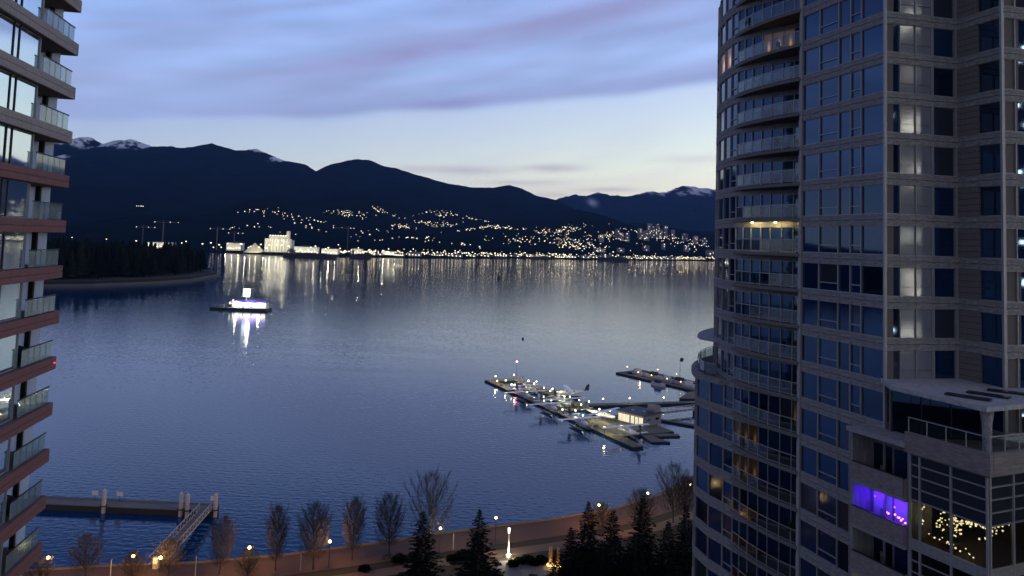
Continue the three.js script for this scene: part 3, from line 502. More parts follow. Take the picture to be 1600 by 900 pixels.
  tw.forEach(([x, z, w, h], i) => {
    const y = landHeight(x, z), t = thing('hill_apartment_tower', ordinal(i) + ' pale apartment tower from the left on the far hillside', 'building', [x, y - 2, z], (r() - 0.5) * 0.5, 'apartment towers on the far hillside');
    part('wall', bx(w, h, w * 0.8, 0, h / 2, 0), tm[i % 3], t); part('roof', bx(w * 0.5, 4, w * 0.4, 0, h + 2, 0), farRoof, t);
    const n = 2 + (h / 18 | 0); for (let k = 0; k < n; k++) part('lit_window', win[r() * 2 | 0], glowTones[r() < 0.6 ? 0 : 1], t).position.set((r() - 0.5) * (w - 5), 2 + r() * (h - 8), w * 0.4 - 4.5);
  });
  // low waterfront sheds and terminals with lit fronts
  const shed = (name, label, x, z, w, h, d, wall, litN, tone = 1) => {
    const t = thing(name, label, 'building', [x, 4, z], 0, 'waterfront buildings across the harbour');
    part('wall', bx(w, h, d, 0, h / 2, 0), wall, t);
    part('roof', new THREE.CylinderGeometry(0.02, 1, 1, 4, 1).rotateY(Math.PI / 4).scale(w * 0.74, h * 0.22, d * 0.74).translate(0, h * 1.11, 0), farRoof, t);
    for (let k = 0; k < litN; k++) part('lit_window', win[1], glowTones[(k + tone) % 2], t).position.set((k + 0.5) / litN * w - w / 2, h * 0.3 - 3 + r() * 2, d / 2 - 4.4);
    return t;
  };
  const paleShed = mat([0.62, 0.60, 0.54], 0.85), grey = mat([0.22, 0.22, 0.23], 0.9);
  for (let i = 0; i < 26; i++) { const x = -430 + i * 56 + r() * 20; shed('waterfront_shed', ordinal(i) + ' low waterfront shed with lit doors counted from the silos', x, line(SHORE, x) - 45 - r() * 60, 30 + 24 * r(), 7 + 8 * r(), 24, grey, 2 + (r() * 4 | 0), i); }
  // the bright port
  const silo = thing('port_silo_block', 'tall floodlit white silo block in the port', 'building', [-712, 4, -2330]);
  for (let k = 0; k < 9; k++) part('silo', new THREE.CylinderGeometry(5.2, 5.2, 44, 18).translate(-36 + k * 9.2, 22, 8), paleShed, silo);
  part('wall', bx(84, 40, 26, 0, 20, -8), paleShed, silo); part('conveyor_house', bx(60, 9, 12, 2, 48.5, 2), paleShed, silo); part('head_tower', bx(9, 24, 10, 30, 56, 4), paleShed, silo);
  for (let k = 0; k < 7; k++) part('floodlight', bx(2.6, 1.6, 1, -24 + k * 8, 54, 10), glowTones[1], silo);
  const heap = new THREE.ConeGeometry(34, 30, 40, 8); { const p = heap.attributes.position; for (let i = 0; i < p.count; i++) { const q = 1 + 0.1 * noise3.noise(p.getX(i) * 0.08, p.getY(i) * 0.08, p.getZ(i) * 0.08); p.setX(i, p.getX(i) * q); p.setZ(i, p.getZ(i) * q); } heap.computeVertexNormals(); }
  solo('bulk_heap', heap, mat([0.72, 0.68, 0.48], 0.9), 'pale yellow conical heap beside the floodlit silos', 'stockpile', [-785, 18, -2330]);
  shed('port_hall', 'floodlit white hall left of the yellow heap', -870, -2400, 46, 26, 30, paleShed, 5); shed('port_hall', 'long floodlit hall right of the silos', -625, -2330, 70, 22, 34, paleShed, 7); shed('port_hall', 'lower floodlit hall beyond the long one', -555, -2345, 50, 18, 30, paleShed, 6);
  shed('port_hall', 'floodlit hall showing above the wooded point', -1105, -2400, 80, 20, 30, paleShed, 8); shed('port_hall', 'small lit hall on the far quay past the moored ship', -480, -2380, 34, 20, 26, paleShed, 4); shed('port_hall', 'lit loading hall by the quay mast lights', -390, -2460, 46, 14, 24, paleShed, 6);
  for (const [x0, x1, z, y, n] of [[-750, -674, -2304, 16, 5], [-742, -682, -2306, 38, 4], [-730, -690, -2306, 56, 2], [-800, -768, -2288, 18, 3], [-890, -850, -2372, 15, 3], [-655, -595, -2302, 13, 4], [-575, -535, -2320, 11, 3], [-1140, -1070, -2374, 14, 4], [-492, -468, -2356, 12, 2], [-408, -372, -2438, 9, 3]])
    for (let k = 0; k < n; k++) lampLight([1, 0.94, 0.68], 420, [x0 + (x1 - x0) * (n > 1 ? k / (n - 1) : 0.5), y + 4, z], 40);
  // mast lights along the quays
  const mastG = merge([new THREE.CylinderGeometry(0.25, 0.4, 1, 6).translate(0, 0.5, 0)]), head = [bx(2.6, 1.8, 1.4), bx(3.6, 2.2, 1.6)], poleM = mat([0.12, 0.12, 0.12], 0.7);
  const masts = []; for (let i = 0; i < 62; i++) { const x = i < 34 ? -960 + i * 17 + r() * 12 : -395 + (i - 34) * 30 + r() * 22; masts.push([x, line(SHORE, x) - 14 - r() * 60, 10 + 16 * r() * (i < 34 ? 1 : 0.5), i < 34 ? (r() < 0.8 ? 1 : 0) : (r() < 0.6 ? 0 : 1)]); }
  for (let i = 0; i < 26; i++) { const x = 780 + i * 17 + r() * 14; masts.push([x, line(SHORE, x) - 20 - r() * 50, 8 + 7 * r(), 2]); }
  for (const [x, z, hh, t] of [[-1290, -2420, 24, 2], [-1400, -2420, 26, 2], [-1180, -2390, 22, 0], [-1010, -2360, 26, 1], [-1040, -2400, 20, 0], [-560, -2470, 30, 1]]) masts.push([x, z, hh, t]);
  for (const [x, z, hh, t] of masts) {
    const m = thing('quay_light_mast', (t === 2 ? 'orange lamp mast on the far waterfront ' : 'white floodlight mast on the far shore ') + (x < -1000 ? 'behind the wooded point' : x < -830 ? 'left of the yellow heap' : x < -670 ? 'by the floodlit silos' : x < -520 ? 'by the long port halls' : x < -380 ? 'at the end of the bright port' : x < -200 ? 'behind the log barge' : x < 0 ? 'behind the small anchored barges' : x < 250 ? 'behind the barge with lamps' : x < 600 ? 'behind the largest anchored ship' : x < 1000 ? 'below the tallest hillside towers' : 'next to the curved tower'), 'light mast', [x, 4, z], 0, t === 2 ? 'orange lamp masts across the harbour' : 'white quay lights across the harbour');
    const p = part('mast', mastG, poleM, m); p.scale.y = hh; part('lamp', head[r() * 2 | 0], glowTones[t], m).position.set(0, hh, 0.6);
  }
  // shipyard cranes
  const craneM = mat([0.18, 0.17, 0.16], 0.7);
  const crane = (label, x, z, h, jib, back, turn) => {
    const c = thing('port_crane', label, 'crane', [x, 4, z], turn);
    part('mast', merge([rod(V(-1, 0, -1), V(-1, h, -1), 0.3), rod(V(1, 0, -1), V(1, h, -1), 0.3), rod(V(1, 0, 1), V(1, h, 1), 0.3), rod(V(-1, 0, 1), V(-1, h, 1), 0.3), ...Array.from({ length: 9 }, (_, i) => rod(V(-1, h * i / 9, 1), V(1, h * (i + 1) / 9, 1), 0.18))]), craneM, c);
    part('jib', merge([rod(V(-back, h, 0), V(jib, h, 0), 0.5), rod(V(0, h + 7, 0), V(jib * 0.9, h + 0.6, 0), 0.16), rod(V(0, h + 7, 0), V(-back, h, 0), 0.16), rod(V(0, h, 0), V(0, h + 7, 0), 0.5)]), craneM, c);
    part('counterweight', bx(4, 3.4, 3, -back, h - 1.6, 0), craneM, c);
    for (const q of [-back, jib * 0.45, jib]) part('lamp', bx(1.6, 1, 1, q, h + 0.9, 0.6), glowTones[1], c);
  };
  crane('T shaped lit crane above the point of the woods', -930, -2400, 68, 38, 22, 0.1); crane('lattice crane over the white hall left of the heap', -890, -2440, 56, 26, 18, 0.2); crane('tall crane with a lit jib beyond the long hall', -520, -2420, 84, 18, 46, 0.2); crane('crane with a long jib standing behind the wooded park', -1120, -2440, 84, 50, 30, -0.1); crane('smaller crane behind the wooded park beside the long jib', -1190, -2450, 66, 34, 20, 0.4);
  // moored and anchored hulls
  const hull = (name, label, x, z, len, h, turn, lights) => {
    const s = new THREE.Shape(); s.moveTo(-len / 2, -len * 0.07); s.lineTo(len * 0.38, -len * 0.07); s.quadraticCurveTo(len * 0.5, -len * 0.03, len / 2, 0); s.quadraticCurveTo(len * 0.5, len * 0.03, len * 0.38, len * 0.07); s.lineTo(-len / 2, len * 0.07); s.closePath();
    const t = thing(name, label, 'ship', [x, 0, z], turn);
    part('hull', new THREE.ExtrudeGeometry(s, { depth: h + 2, bevelEnabled: false }).rotateX(-Math.PI / 2).translate(0, -2, 0), mat([0.025, 0.024, 0.025], 0.7), t);
    part('deckhouse', merge([bx(len * 0.14, h * 1.1, len * 0.1, -len * 0.36, h * 1.55, 0), bx(len * 0.08, h * 0.5, len * 0.08, -len * 0.36, h * 2.3, 0)]), mat([0.12, 0.12, 0.12], 0.8), t);
    part('hatch', bx(len * 0.5, h * 0.35, len * 0.09, len * 0.05, h * 1.17, 0), mat([0.05, 0.05, 0.05], 0.8), t);
    for (let k = 0; k < lights; k++) part('deck_lamp', bx(1.6, 1.2, 1.2, (k / Math.max(1, lights - 1) - 0.5) * len * 0.8, h * 1.4 + (k % 2) * 3, len * 0.05), glowTones[k % 2], t);
    return t;
  };
  hull('moored_ship', 'long dark ship moored before the floodlit silos', -560, -2130, 148, 9, 0.03, 7); hull('moored_ship', 'short dark hull moored at the end of the bright port', -440, -2235, 64, 10, 0.06, 4);
  hull('anchored_barge', 'flat dark barge anchored nearest the bright quay lights', -170, -2700, 86, 7, 0, 0); hull('anchored_barge', 'small dark barge anchored between two larger ones', -42, -2790, 60, 6, 0, 0); hull('anchored_barge', 'dark workboat barge with an orange lamp', 120, -2920, 78, 8, 0, 3); hull('anchored_barge', 'largest dark ship anchored before the hillside town', 420, -3080, 128, 12, 0, 2);
  hull('anchored_barge', 'thin dark log barge lying off the quay masts', -275, -2560, 90, 4, 0, 0);
}
// ---------------------------------------------------------------- fuel barge with lit front
{
  const white = mat([0.8, 0.79, 0.74], 0.6), black = mat([0.015, 0.015, 0.017], 0.6), yellowGlow = mat([0.8, 0.78, 0.6], 0.5, { emit: [1, 0.95, 0.62], strength: 2.6 }), whiteGlow = mat([0.9, 0.92, 0.9], 0.5, { emit: [1, 1, 0.93], strength: 2.6 }), blueGlow = mat([0.05, 0.03, 0.4], 0.5, { emit: [0.06, 0.02, 0.95], strength: 2.6 });
  const B = thing('fuel_barge', 'brightly lit floating fuel station with a blue trimmed roof on a black hull', 'barge', [-204, 0, -600], -0.06);
  part('hull', merge([bx(32, 2.6, 13, 0, 0.6, 0)]), black, B); part('deck', bx(31, 0.12, 12, 0, 1.97, 0), mat([0.3, 0.3, 0.3], 0.8), B);
  part('station_house', bx(27, 4.3, 6, 0.5, 4.2, -1.6), white, B); part('roof', bx(29, 0.4, 9, 0.5, 7.0, -0.4), black, B);
  const rg = new THREE.CylinderGeometry(1.6, 3.4, 1.4, 4, 1).rotateY(Math.PI / 4).scale(5, 1, 1).translate(1, 7.9, -1); part('roof_hatch', rg, mat([0.06, 0.06, 0.07], 0.8), B);
  part('blue_sign_fascia', merge([bx(24, 1.3, 0.3, 3, 6.95, 4.25)]), blueGlow, B); part('white_sign_fascia', bx(9, 0.8, 0.28, -9, 6.6, 4.26), white, B);
  for (let k = 0; k < 9; k++) part('lit_window', bx(2.5, 2.7, 0.2, -11.2 + k * 2.95, 4.3, 1.5), k % 3 ? yellowGlow : whiteGlow, B);
  for (let k = 0; k < 8; k++) part('canopy_light', bx(2.6, 0.16, 0.5, -10.5 + k * 3.1, 6.7, 3.2), whiteGlow, B);
  for (let k = 0; k < 5; k++) part('canopy_post', bx(0.25, 4.7, 0.25, -12.5 + k * 6.5, 4.4, 3.9), white, B);
  for (const x of [-10, -3, 4, 11]) { const p = part('fuel_pump', bx(0.9, 1.9, 0.7, x, 2.95, 4.6), white, B); part('pump_display', bx(0.6, 0.4, 0.05, x, 3.5, 4.98), blueGlow, p); }
  part('tank_block', merge([bx(2.4, 6.6, 4, -14.6, 4.6, -1)]), black, B); for (const y of [5.2, 7.2]) part('work_lamp', bx(0.9, 1.4, 0.5, -15 + (y - 5) * 1.2, y, 2), whiteGlow, B);
  part('sign_post', new THREE.CylinderGeometry(0.25, 0.3, 4.4, 8).translate(-2.2, 9, 1), white, B);
  const mark = dataTex(128, (u, v) => { const arc = Math.abs(v - (0.47 + 0.35 * (u - 0.5) ** 2)) < 0.035 && Math.abs(u - 0.5) < 0.33, rim = u < 0.04 || u > 0.96 || v < 0.04 || v > 0.96; return arc ? [0.25, 0.72, 0.66] : rim ? [0.75, 0.95, 0.9] : [1, 1, 1]; }, true);
  const sg = bx(5.2, 6.2, 0.9, -2.2, 13.6, 1); part('sign', sg, mat([0.9, 0.95, 0.95], 0.5, { emissive: new THREE.Color(1, 1, 1), emissiveMap: mark, emissiveIntensity: 1.7, map: mark }), B, 'white lit sign with a curved teal mark');
  const ry = -0.06; for (const x of [-9, 0, 9]) lampLight([1, 0.95, 0.7], 160, [-204 + x, 6.2, -600 + 4.4], 30);
  lampLight([0.95, 1, 0.95], 260, [-203.5, 13.6, -597], 60); lampLight([0.1, 0.04, 1], 60, [-201, 6.9, -594.5], 20);
  const s = new THREE.Shape(); s.moveTo(-7, 0); s.quadraticCurveTo(-2, 1.6, 5, 1.7); s.lineTo(5, -1.7); s.quadraticCurveTo(-2, -1.6, -7, 0);
  const W = thing('work_boat', 'small dark boat with a raised bow tied to the fuel barge', 'boat', [-226.5, 0, -597], 0.05);
  part('hull', new THREE.ExtrudeGeometry(s, { depth: 1.9, bevelEnabled: true, bevelSize: 0.3, bevelThickness: 0.3, bevelSegments: 2 }).rotateX(-Math.PI / 2).translate(0, -0.5, 0), black, W); part('cabin', bx(3.4, 2.2, 2.4, 2.2, 2.7, 0), mat([0.25, 0.27, 0.27], 0.7), W); part('mast', rod(V(2, 3.6, 0), V(2, 6.5, 0), 0.08), black, W);
}
// buoys
{
  const dk = mat([0.02, 0.022, 0.024], 0.7), B = thing('channel_buoy', 'dark channel buoy with a lattice top out in mid harbour', 'buoy', [-17.5, 0, -1259]);
  part('float', new THREE.LatheGeometry([[0, -1.5], [2.2, -1], [2.3, 1.2], [1.6, 4.6], [0.7, 5.4], [0, 5.5]].map(p => new THREE.Vector2(...p)), 16), dk, B);
  part('lattice', merge([0, 1, 2, 3].map(i => { const a = i * Math.PI / 2; return rod(V(Math.cos(a) * 0.8, 5, Math.sin(a) * 0.8), V(Math.cos(a) * 0.3, 9.5, Math.sin(a) * 0.3), 0.14); }).concat([rod(V(-0.5, 8, 0), V(0.5, 8, 0), 0.12)])), dk, B); part('top_mark', merge([new THREE.ConeGeometry(0.7, 1.5, 8).translate(0, 10.4, 0), rod(V(0, 9, 0), V(0, 13, 0), 0.16)]), dk, B);
  solo('mooring_buoy', new THREE.LatheGeometry([[0, -0.6], [0.6, -0.3], [0.75, 0.2], [0.5, 0.8], [0.12, 1.0], [0.1, 1.4], [0, 1.4]].map(p => new THREE.Vector2(...p)), 14), dk, 'tiny dark mooring buoy alone on the open water', 'buoy', [9.8, 0, -477]);
}

// ---------------------------------------------------------------- seaplane docks
const lampPole = mat([0.05, 0.05, 0.055], 0.6), dockLampGlow = mat([0.9, 0.9, 0.6], 0.5, { emit: [1, 0.93, 0.45], strength: 11 });
function dockLamp(label, x, z, h, group, glow = dockLampGlow) {
  const t = thing('dock_lamp', label, 'lamp post', [x, 0.7, z], 0, group);
  part('post', new THREE.CylinderGeometry(0.05, 0.07, h, 6).translate(0, h / 2, 0), lampPole, t); part('lamp', new THREE.SphereGeometry(0.23, 10, 8).translate(0, h + 0.2, 0), glow, t); return t;
}
{
  const wood = mat([0.22, 0.195, 0.15], 0.85, { map: grime }), dark = mat([0.02, 0.02, 0.022], 0.8);
  const d = [0.424, 0.906], p = [0.906, -0.424];
  const Wp = (a, b) => [-9.1 + d[0] * a + p[0] * b, -329.5 + d[1] * a + p[1] * b];      // a: along the dock towards the city, b: across
  const float = (name, label, pts, y1 = 0.7) => {
    const cx = pts.reduce((s, q) => s + q[0], 0) / pts.length, cz = pts.reduce((s, q) => s + q[1], 0) / pts.length;
    const t = thing(name, label, 'dock', [cx, 0, cz]); const l = pts.map(([x, z]) => [x - cx, z - cz]);
    part('float_body', slab(l, -0.5, y1 - 0.12), dark, t); part('deck', metreUV(slab(l.map(([x, z]) => [x * 0.995, z * 0.995]), y1 - 0.118, y1), 0.5), wood, t); return t;
  };
  const strip = (a0, a1, b0, b1) => [Wp(a0, b0), Wp(a1, b0), Wp(a1, b1), Wp(a0, b1)];
  float('seaplane_dock', 'long near float of the seaplane dock under the parked wings', strip(0, 112, 0, 3.6));
  float('seaplane_dock', 'far float of the seaplane dock running back from the terminal', strip(0, 88, 12.6, 16.4));
  float('seaplane_dock', 'end float joining the two long seaplane floats', strip(-0.01, 4.4, 3.62, 12.58), 0.71);
  for (const [a, l] of [[22, 'first'], [41, 'second'], [60, 'third']]) float('seaplane_dock', `${l} cross float between the long seaplane floats from the red beacon`, strip(a, a + 2.6, 3.62, 12.58), 0.69);
  float('terminal_platform', 'wide dock platform in front of the seaplane terminal', strip(74, 100, 3.62, 24), 0.72);
  float('access_walkway', 'straight floating walkway leading from the seaplane dock to shore', [[27, -286.5], [75, -299.5], [75, -296.3], [28, -283]], 0.74);
  float('finger_float', 'lower finger float beside the terminal platform', [[43, -246], [45.4, -236], [51.2, -236.6], [48.5, -240], [46.5, -247]], 0.5);
  float('finger_float', 'slim outer finger float pointing away from the terminal', [[47, -245], [48.5, -243], [56, -244.6], [55.8, -247], [49, -247.6]], 0.5);
  float('finger_float', 'dark float lying behind the terminal towards shore', [[53, -268], [55, -264.5], [67, -256.3], [67.5, -259]], 0.6);
  // terminal
  const tb = thing('seaplane_terminal', 'low grey seaplane terminal with a dark roof and lit windows', 'building', [45.2, 0.72, -259.6], Math.atan2(-(-251.6 + 259.4), 43.8 - 36.7));
  const wallM = mat([0.24, 0.235, 0.24], 0.85), lit = mat([0.8, 0.78, 0.6], 0.5, { emit: [1, 0.93, 0.66], strength: 0.75 });
  part('wall', bx(11, 3.4, 9.4, -0.4, 1.7, -1.2), wallM, tb); part('roof', bx(12, 0.35, 10.6, -0.4, 3.6, -1.2), mat([0.05, 0.055, 0.075], 0.6), tb); part('roof_unit', bx(3.4, 2.2, 2.6, 3, 4.8, -4.6), wallM, tb);
  part('front_panel', bx(10.6, 3.2, 0.2, -0.4, 1.75, 3.62), mat([0.3, 0.28, 0.25], 0.8), tb);
  for (const [x, w] of [[-4.8, 1.3], [-3.2, 1.3], [-1.6, 1.3], [0.5, 1.2], [2.2, 0.9], [4, 1.6]]) { const g = part('lit_window', bx(w, 2.4, 0.12, x, 1.6, 3.78), lit, tb); part('window_bar', bx(0.07, 2.4, 0.06, x, 1.6, 3.87), lampPole, g); }
  for (const x of [-2.4, 1.2]) part('skylight', bx(0.9, 0.14, 0.6, x, 3.86, -1 - x * 0.4), mat([0.6, 0.62, 0.65], 0.4), tb);
  for (const z of [-3.6, 0.8]) part('side_window', bx(0.08, 0.7, 1.8, 5.13, 1.9, z), paneTones[1], tb);
  lampLight([1, 0.92, 0.6], 30, [38, 3.4, -251], 20); lampLight([1, 0.92, 0.6], 30, [34, 3.2, -257], 20);
  // shore gangway: trussed walkway
  const gw = thing('shore_gangway', 'pale trussed gangway joining the terminal to the shore', 'gangway', [61.5, 0, -275.3], Math.atan2(11, 18.7));
  const tr = []; for (let i = 0; i < 12; i++) { const x0 = -12 + i * 2, x1 = x0 + 2; for (const z of [-1.1, 1.1]) tr.push(rod(V(x0, 1.6, z), V(x1, 2.9, z), 0.06), rod(V(x1, 1.6, z), V(x1, 2.9, z), 0.06)); }
  part('truss', merge([...tr, ...[-1.1, 1.1].flatMap(z => [rod(V(-12, 1.6, z), V(12, 1.6, z), 0.1), rod(V(-12, 2.9, z), V(12, 2.9, z), 0.1)])]), mat([0.6, 0.6, 0.6], 0.6), gw); part('deck', bx(24, 0.15, 2.1, 0, 1.5, 0), wood, gw); for (const x of [-10, 10]) part('pile', bx(0.6, 3.5, 0.6, x, 0.2, -1.5), dark, gw);
  // second dock near the tower
  float('outer_dock', 'near float of the second dock lined with boats by the tower', [[51.7, -360.5], [80.5, -319.2], [82.6, -320.8], [53.8, -362]]);
  float('outer_dock', 'far float of the second dock behind its boats', [[64, -369], [90, -331], [92, -332.6], [66, -370.4]]); float('outer_dock', 'end float closing the second dock', [[53.9, -362.2], [63.9, -369.2], [65.4, -367], [55.4, -360]], 0.72);
  float('outer_dock', 'broad shore landing of the second dock', [[69, -304], [76, -318], [96, -326], [96, -304]], 0.68);
  const boatShape = (L) => { const s = new THREE.Shape(); s.moveTo(-L / 2, -L * 0.15); s.lineTo(L * 0.1, -L * 0.16); s.quadraticCurveTo(L * 0.4, -L * 0.1, L / 2, 0); s.quadraticCurveTo(L * 0.4, L * 0.1, L * 0.1, L * 0.16); s.lineTo(-L / 2, L * 0.15); s.closePath(); return s; };
  const boat = (label, x, z, L, turn, cabinM) => { const t = thing('motor_boat', label, 'boat', [x, 0, z], turn); part('hull', new THREE.ExtrudeGeometry(boatShape(L), { depth: 1.1, bevelEnabled: true, bevelSize: 0.15, bevelThickness: 0.15, bevelSegments: 1 }).rotateX(-Math.PI / 2), mat([0.4, 0.4, 0.41], 0.5), t); part('cabin', bx(L * 0.35, 1.3, L * 0.22, -L * 0.05, 1.9, 0), cabinM, t); part('windscreen', bx(L * 0.06, 0.7, L * 0.2, L * 0.15, 1.7, 0), paneTones[1], t); };
  const wh = mat([0.62, 0.62, 0.63], 0.5), bk = mat([0.03, 0.03, 0.032], 0.7);
  [['white', wh, 62, -362, 9, 2.2], ['dark', bk, 68, -354, 10, 2.2], ['pale', wh, 72.5, -345, 8, 2.2], ['black', bk, 77, -341, 10, 2.2], ['white covered', wh, 79, -332, 9, 2.2], ['long black', bk, 84.5, -329, 11, 2.2]].forEach(([c, m, x, z, L, t], i) => boat(`${c} motor boat, ${['first', 'second', 'third', 'fourth', 'fifth', 'sixth'][i]} in from the open end of the second dock`, x, z, L, t, m));
  boat('dark tender lying outside the second dock', 66, -333.5, 7, 2.2, bk);
  const fl = thing('flag_pole', 'thin flag pole with a drooping flag on the second dock', 'flag pole', [80, 0.7, -352]); part('pole', new THREE.CylinderGeometry(0.07, 0.1, 9, 6).translate(0, 4.5, 0), lampPole, fl); part('flag', new THREE.BoxGeometry(1.5, 1.7, 0.06, 6, 1, 1).rotateZ(-0.4).translate(0.75, 8, 0), bk, fl);
  // lamps
  const g1 = 'lamp posts along the seaplane dock', lamps = [[-4.4, -325.8], [3.5, -330.5], [0, -316.8], [3.6, -307.6], [9.4, -316.7], [11.6, -311.7], [17.4, -297.4], [22.2, -287.6], [16.8, -279.8], [27.2, -274], [24.3, -264.2], [31.2, -262.3], [31.5, -241.6]];
  lamps.forEach(([x, z], i) => dockLamp(ordinal(i) + ' tall globe lamp from the outer end of the long seaplane dock', x, z, 2.2, g1));
  for (let i = 0; i < 13; i++) lampLight([1, 0.9, 0.45], 60, [lamps[i][0], 3.1, lamps[i][1]], 12);
  for (let i = 0; i < 16; i++) { const [x, z] = Wp(9 + i * 4.7, i % 3 === 0 ? 1.9 : i % 3 === 1 ? 14.2 : 15.6); dockLamp('low yellow deck light on the long seaplane dock', x, z, 0.9 + (i % 4) * 0.35, 'low deck lights along the seaplane dock'); }
  [[36.6, -286.6], [47, -289.4], [60.5, -292.8], [73.5, -296.5]].forEach(([x, z]) => dockLamp('globe lamp post on the access walkway', x, z, 2.0, 'lamps on the access walkway'));
  lampLight([1, 0.9, 0.45], 22, [47, 2.9, -289.4], 12);
  const orange = mat([0.9, 0.7, 0.4], 0.5, { emit: [1, 0.72, 0.3], strength: 6 });
  [[58, -366.5], [60.7, -351.5], [71.5, -361], [65.5, -344.5], [78, -350], [71, -337], [84.5, -341], [75.5, -330.5], [80, -312], [85, -315]].forEach(([x, z]) => dockLamp('small orange lamp post on the second dock', x, z, 1.6, 'lamps on the second dock', orange));
  lampLight([1, 0.7, 0.3], 30, [82, 3.4, -313], 12); lampLight([1, 0.7, 0.3], 16, [62, 3, -354], 12);
  // red beacon
  const rb = thing('red_beacon', 'tall mast with a red light at the end of the seaplane dock', 'beacon', [4.6, 0.7, -336]);
  part('mast', new THREE.CylinderGeometry(0.06, 0.1, 7, 6).translate(0, 3.5, 0), lampPole, rb); part('red_lamp', new THREE.SphereGeometry(0.24, 12, 8).translate(0, 7.2, 0), mat([0.8, 0.1, 0.1], 0.4, { emit: [1, 0.10, 0.16], strength: 90 }), rb);
  lampLight([1, 0.08, 0.14], 120, [4.6, 7.9, -336], 14);
  // ---- floatplane: lofted fuselage, high strutted wing, twin floats
  const loft = (sec, n = 14) => { const pos = [], idx = []; sec.forEach(([x, y, ry, rz]) => { for (let i = 0; i < n; i++) { const a = i / n * tau, c = Math.cos(a), s = Math.sin(a); pos.push(x, y + ry * Math.sign(s) * Math.pow(Math.abs(s), 0.85), rz * Math.sign(c) * Math.pow(Math.abs(c), 0.85)); } }); for (let j = 0; j < sec.length - 1; j++) for (let i = 0; i < n; i++) { const a = j * n + i, b = j * n + (i + 1) % n; idx.push(a, b, a + n, b, b + n, a + n); } for (const j of [0, sec.length - 1]) { const c = pos.length / 3; pos.push(sec[j][0], sec[j][1], 0); for (let i = 0; i < n; i++) { const a = j * n + i, b = j * n + (i + 1) % n; idx.push(...(j ? [a, b, c] : [b, a, c])); } } const g = new THREE.BufferGeometry(); g.setAttribute('position', new THREE.Float32BufferAttribute(pos, 3)); g.setIndex(idx); g.computeVertexNormals(); return g; };
  const wingGeo = (span, chord, th, taper = 0.8) => { const pr = [[-0.5, 0], [-0.42, 0.5], [-0.2, 0.85], [0.1, 0.7], [0.5, 0], [0.1, -0.3], [-0.3, -0.3]], pos = [], idx = [], st = [[-span / 2, taper], [-span * 0.2, 1], [span * 0.2, 1], [span / 2, taper]]; st.forEach(([z, k]) => pr.forEach(([x, y]) => pos.push(-x * chord * k, y * th * k, z))); const n = pr.length; for (let j = 0; j < 3; j++) for (let i = 0; i < n; i++) { const a = j * n + i, b = j * n + (i + 1) % n; idx.push(a, a + n, b, b, a + n, b + n); } for (let i = 1; i < n - 1; i++) { idx.push(0, i, i + 1); idx.push(3 * n, 3 * n + i + 1, 3 * n + i); } const g = new THREE.BufferGeometry(); g.setAttribute('position', new THREE.Float32BufferAttribute(pos, 3)); g.setIndex(idx); const q = g.toNonIndexed(); q.computeVertexNormals(); return q; };
  const white = mat([0.84, 0.84, 0.85], 0.35, { clearcoat: 0.4 }), navy = mat([0.02, 0.025, 0.045], 0.35, { clearcoat: 0.4 }), greyM = mat([0.35, 0.35, 0.37], 0.4);
  function plane(label, x, z, turn, group) {
    const t = thing('floatplane', label, 'seaplane', [x, 0, z], turn, group);
    part('fuselage', loft([[5.6, 2.3, 0.25, 0.25], [5.2, 2.35, 0.5, 0.45], [3.8, 2.4, 0.7, 0.6], [2.4, 2.6, 0.95, 0.72], [0, 2.6, 0.98, 0.75], [-2.2, 2.6, 0.8, 0.6], [-5, 2.8, 0.42, 0.28], [-6.6, 3.0, 0.2, 0.1]]), white, t);
    part('wing', wingGeo(17.4, 1.95, 0.17).translate(0.9, 3.62, 0), white, t);
    const fin = new THREE.Shape(); fin.moveTo(-4.3, 3); fin.lineTo(-5.5, 3.5); fin.lineTo(-6.5, 5.6); fin.lineTo(-7.4, 5.6); fin.lineTo(-7.1, 2.8); fin.closePath(); part('tail_fin', new THREE.ExtrudeGeometry(fin, { depth: 0.14, bevelEnabled: true, bevelSize: 0.04, bevelThickness: 0.04, bevelSegments: 1 }).translate(0, 0, -0.07), navy, t);
    part('tailplane', wingGeo(6.2, 1.3, 0.1).translate(-6.4, 3.25, 0), white, t);
    for (const s of [-1, 1]) {
      const f = part('float', loft([[4.9, 0.75, 0.06, 0.1], [4.2, 0.5, 0.36, 0.3], [2, 0.32, 0.48, 0.42], [-0.6, 0.3, 0.46, 0.4], [-3.6, 0.52, 0.22, 0.22], [-4.4, 0.6, 0.1, 0.1]], 10).translate(0, 0, s * 1.45), navy, t);
      part('float_strut', merge([rod(V(2.2, 0.6, s * 1.4), V(1.8, 1.9, s * 0.5), 0.06), rod(V(-1.4, 0.6, s * 1.4), V(-0.6, 1.9, s * 0.5), 0.06)]), greyM, t); part('wing_strut', rod(V(0.9, 1.9, s * 0.65), V(0.9, 3.55, s * 4.2), 0.07), greyM, t);
      for (let k = 0; k < 4; k++) part('cabin_window', bx(0.5, 0.42, 0.06, 1.6 - k * 0.95, 2.95, s * 0.68), paneTones[1], t);
    }
    part('windscreen', bx(0.5, 0.5, 1.0, 2.75, 3.2, 0), paneTones[1], t); part('propeller', merge([bx(0.06, 2.6, 0.16, 5.7, 2.3, 0), bx(0.06, 0.16, 2.6, 5.74, 2.3, 0)]), bk, t); return t;
  }
  const hd = Math.atan2(-d[1], d[0]);                 // nose towards the city
  const G = 'floatplanes tied up at the dock';
  const f1 = plane('white floatplane tied up nearest the red beacon', 7.2, -292.6, hd, G);
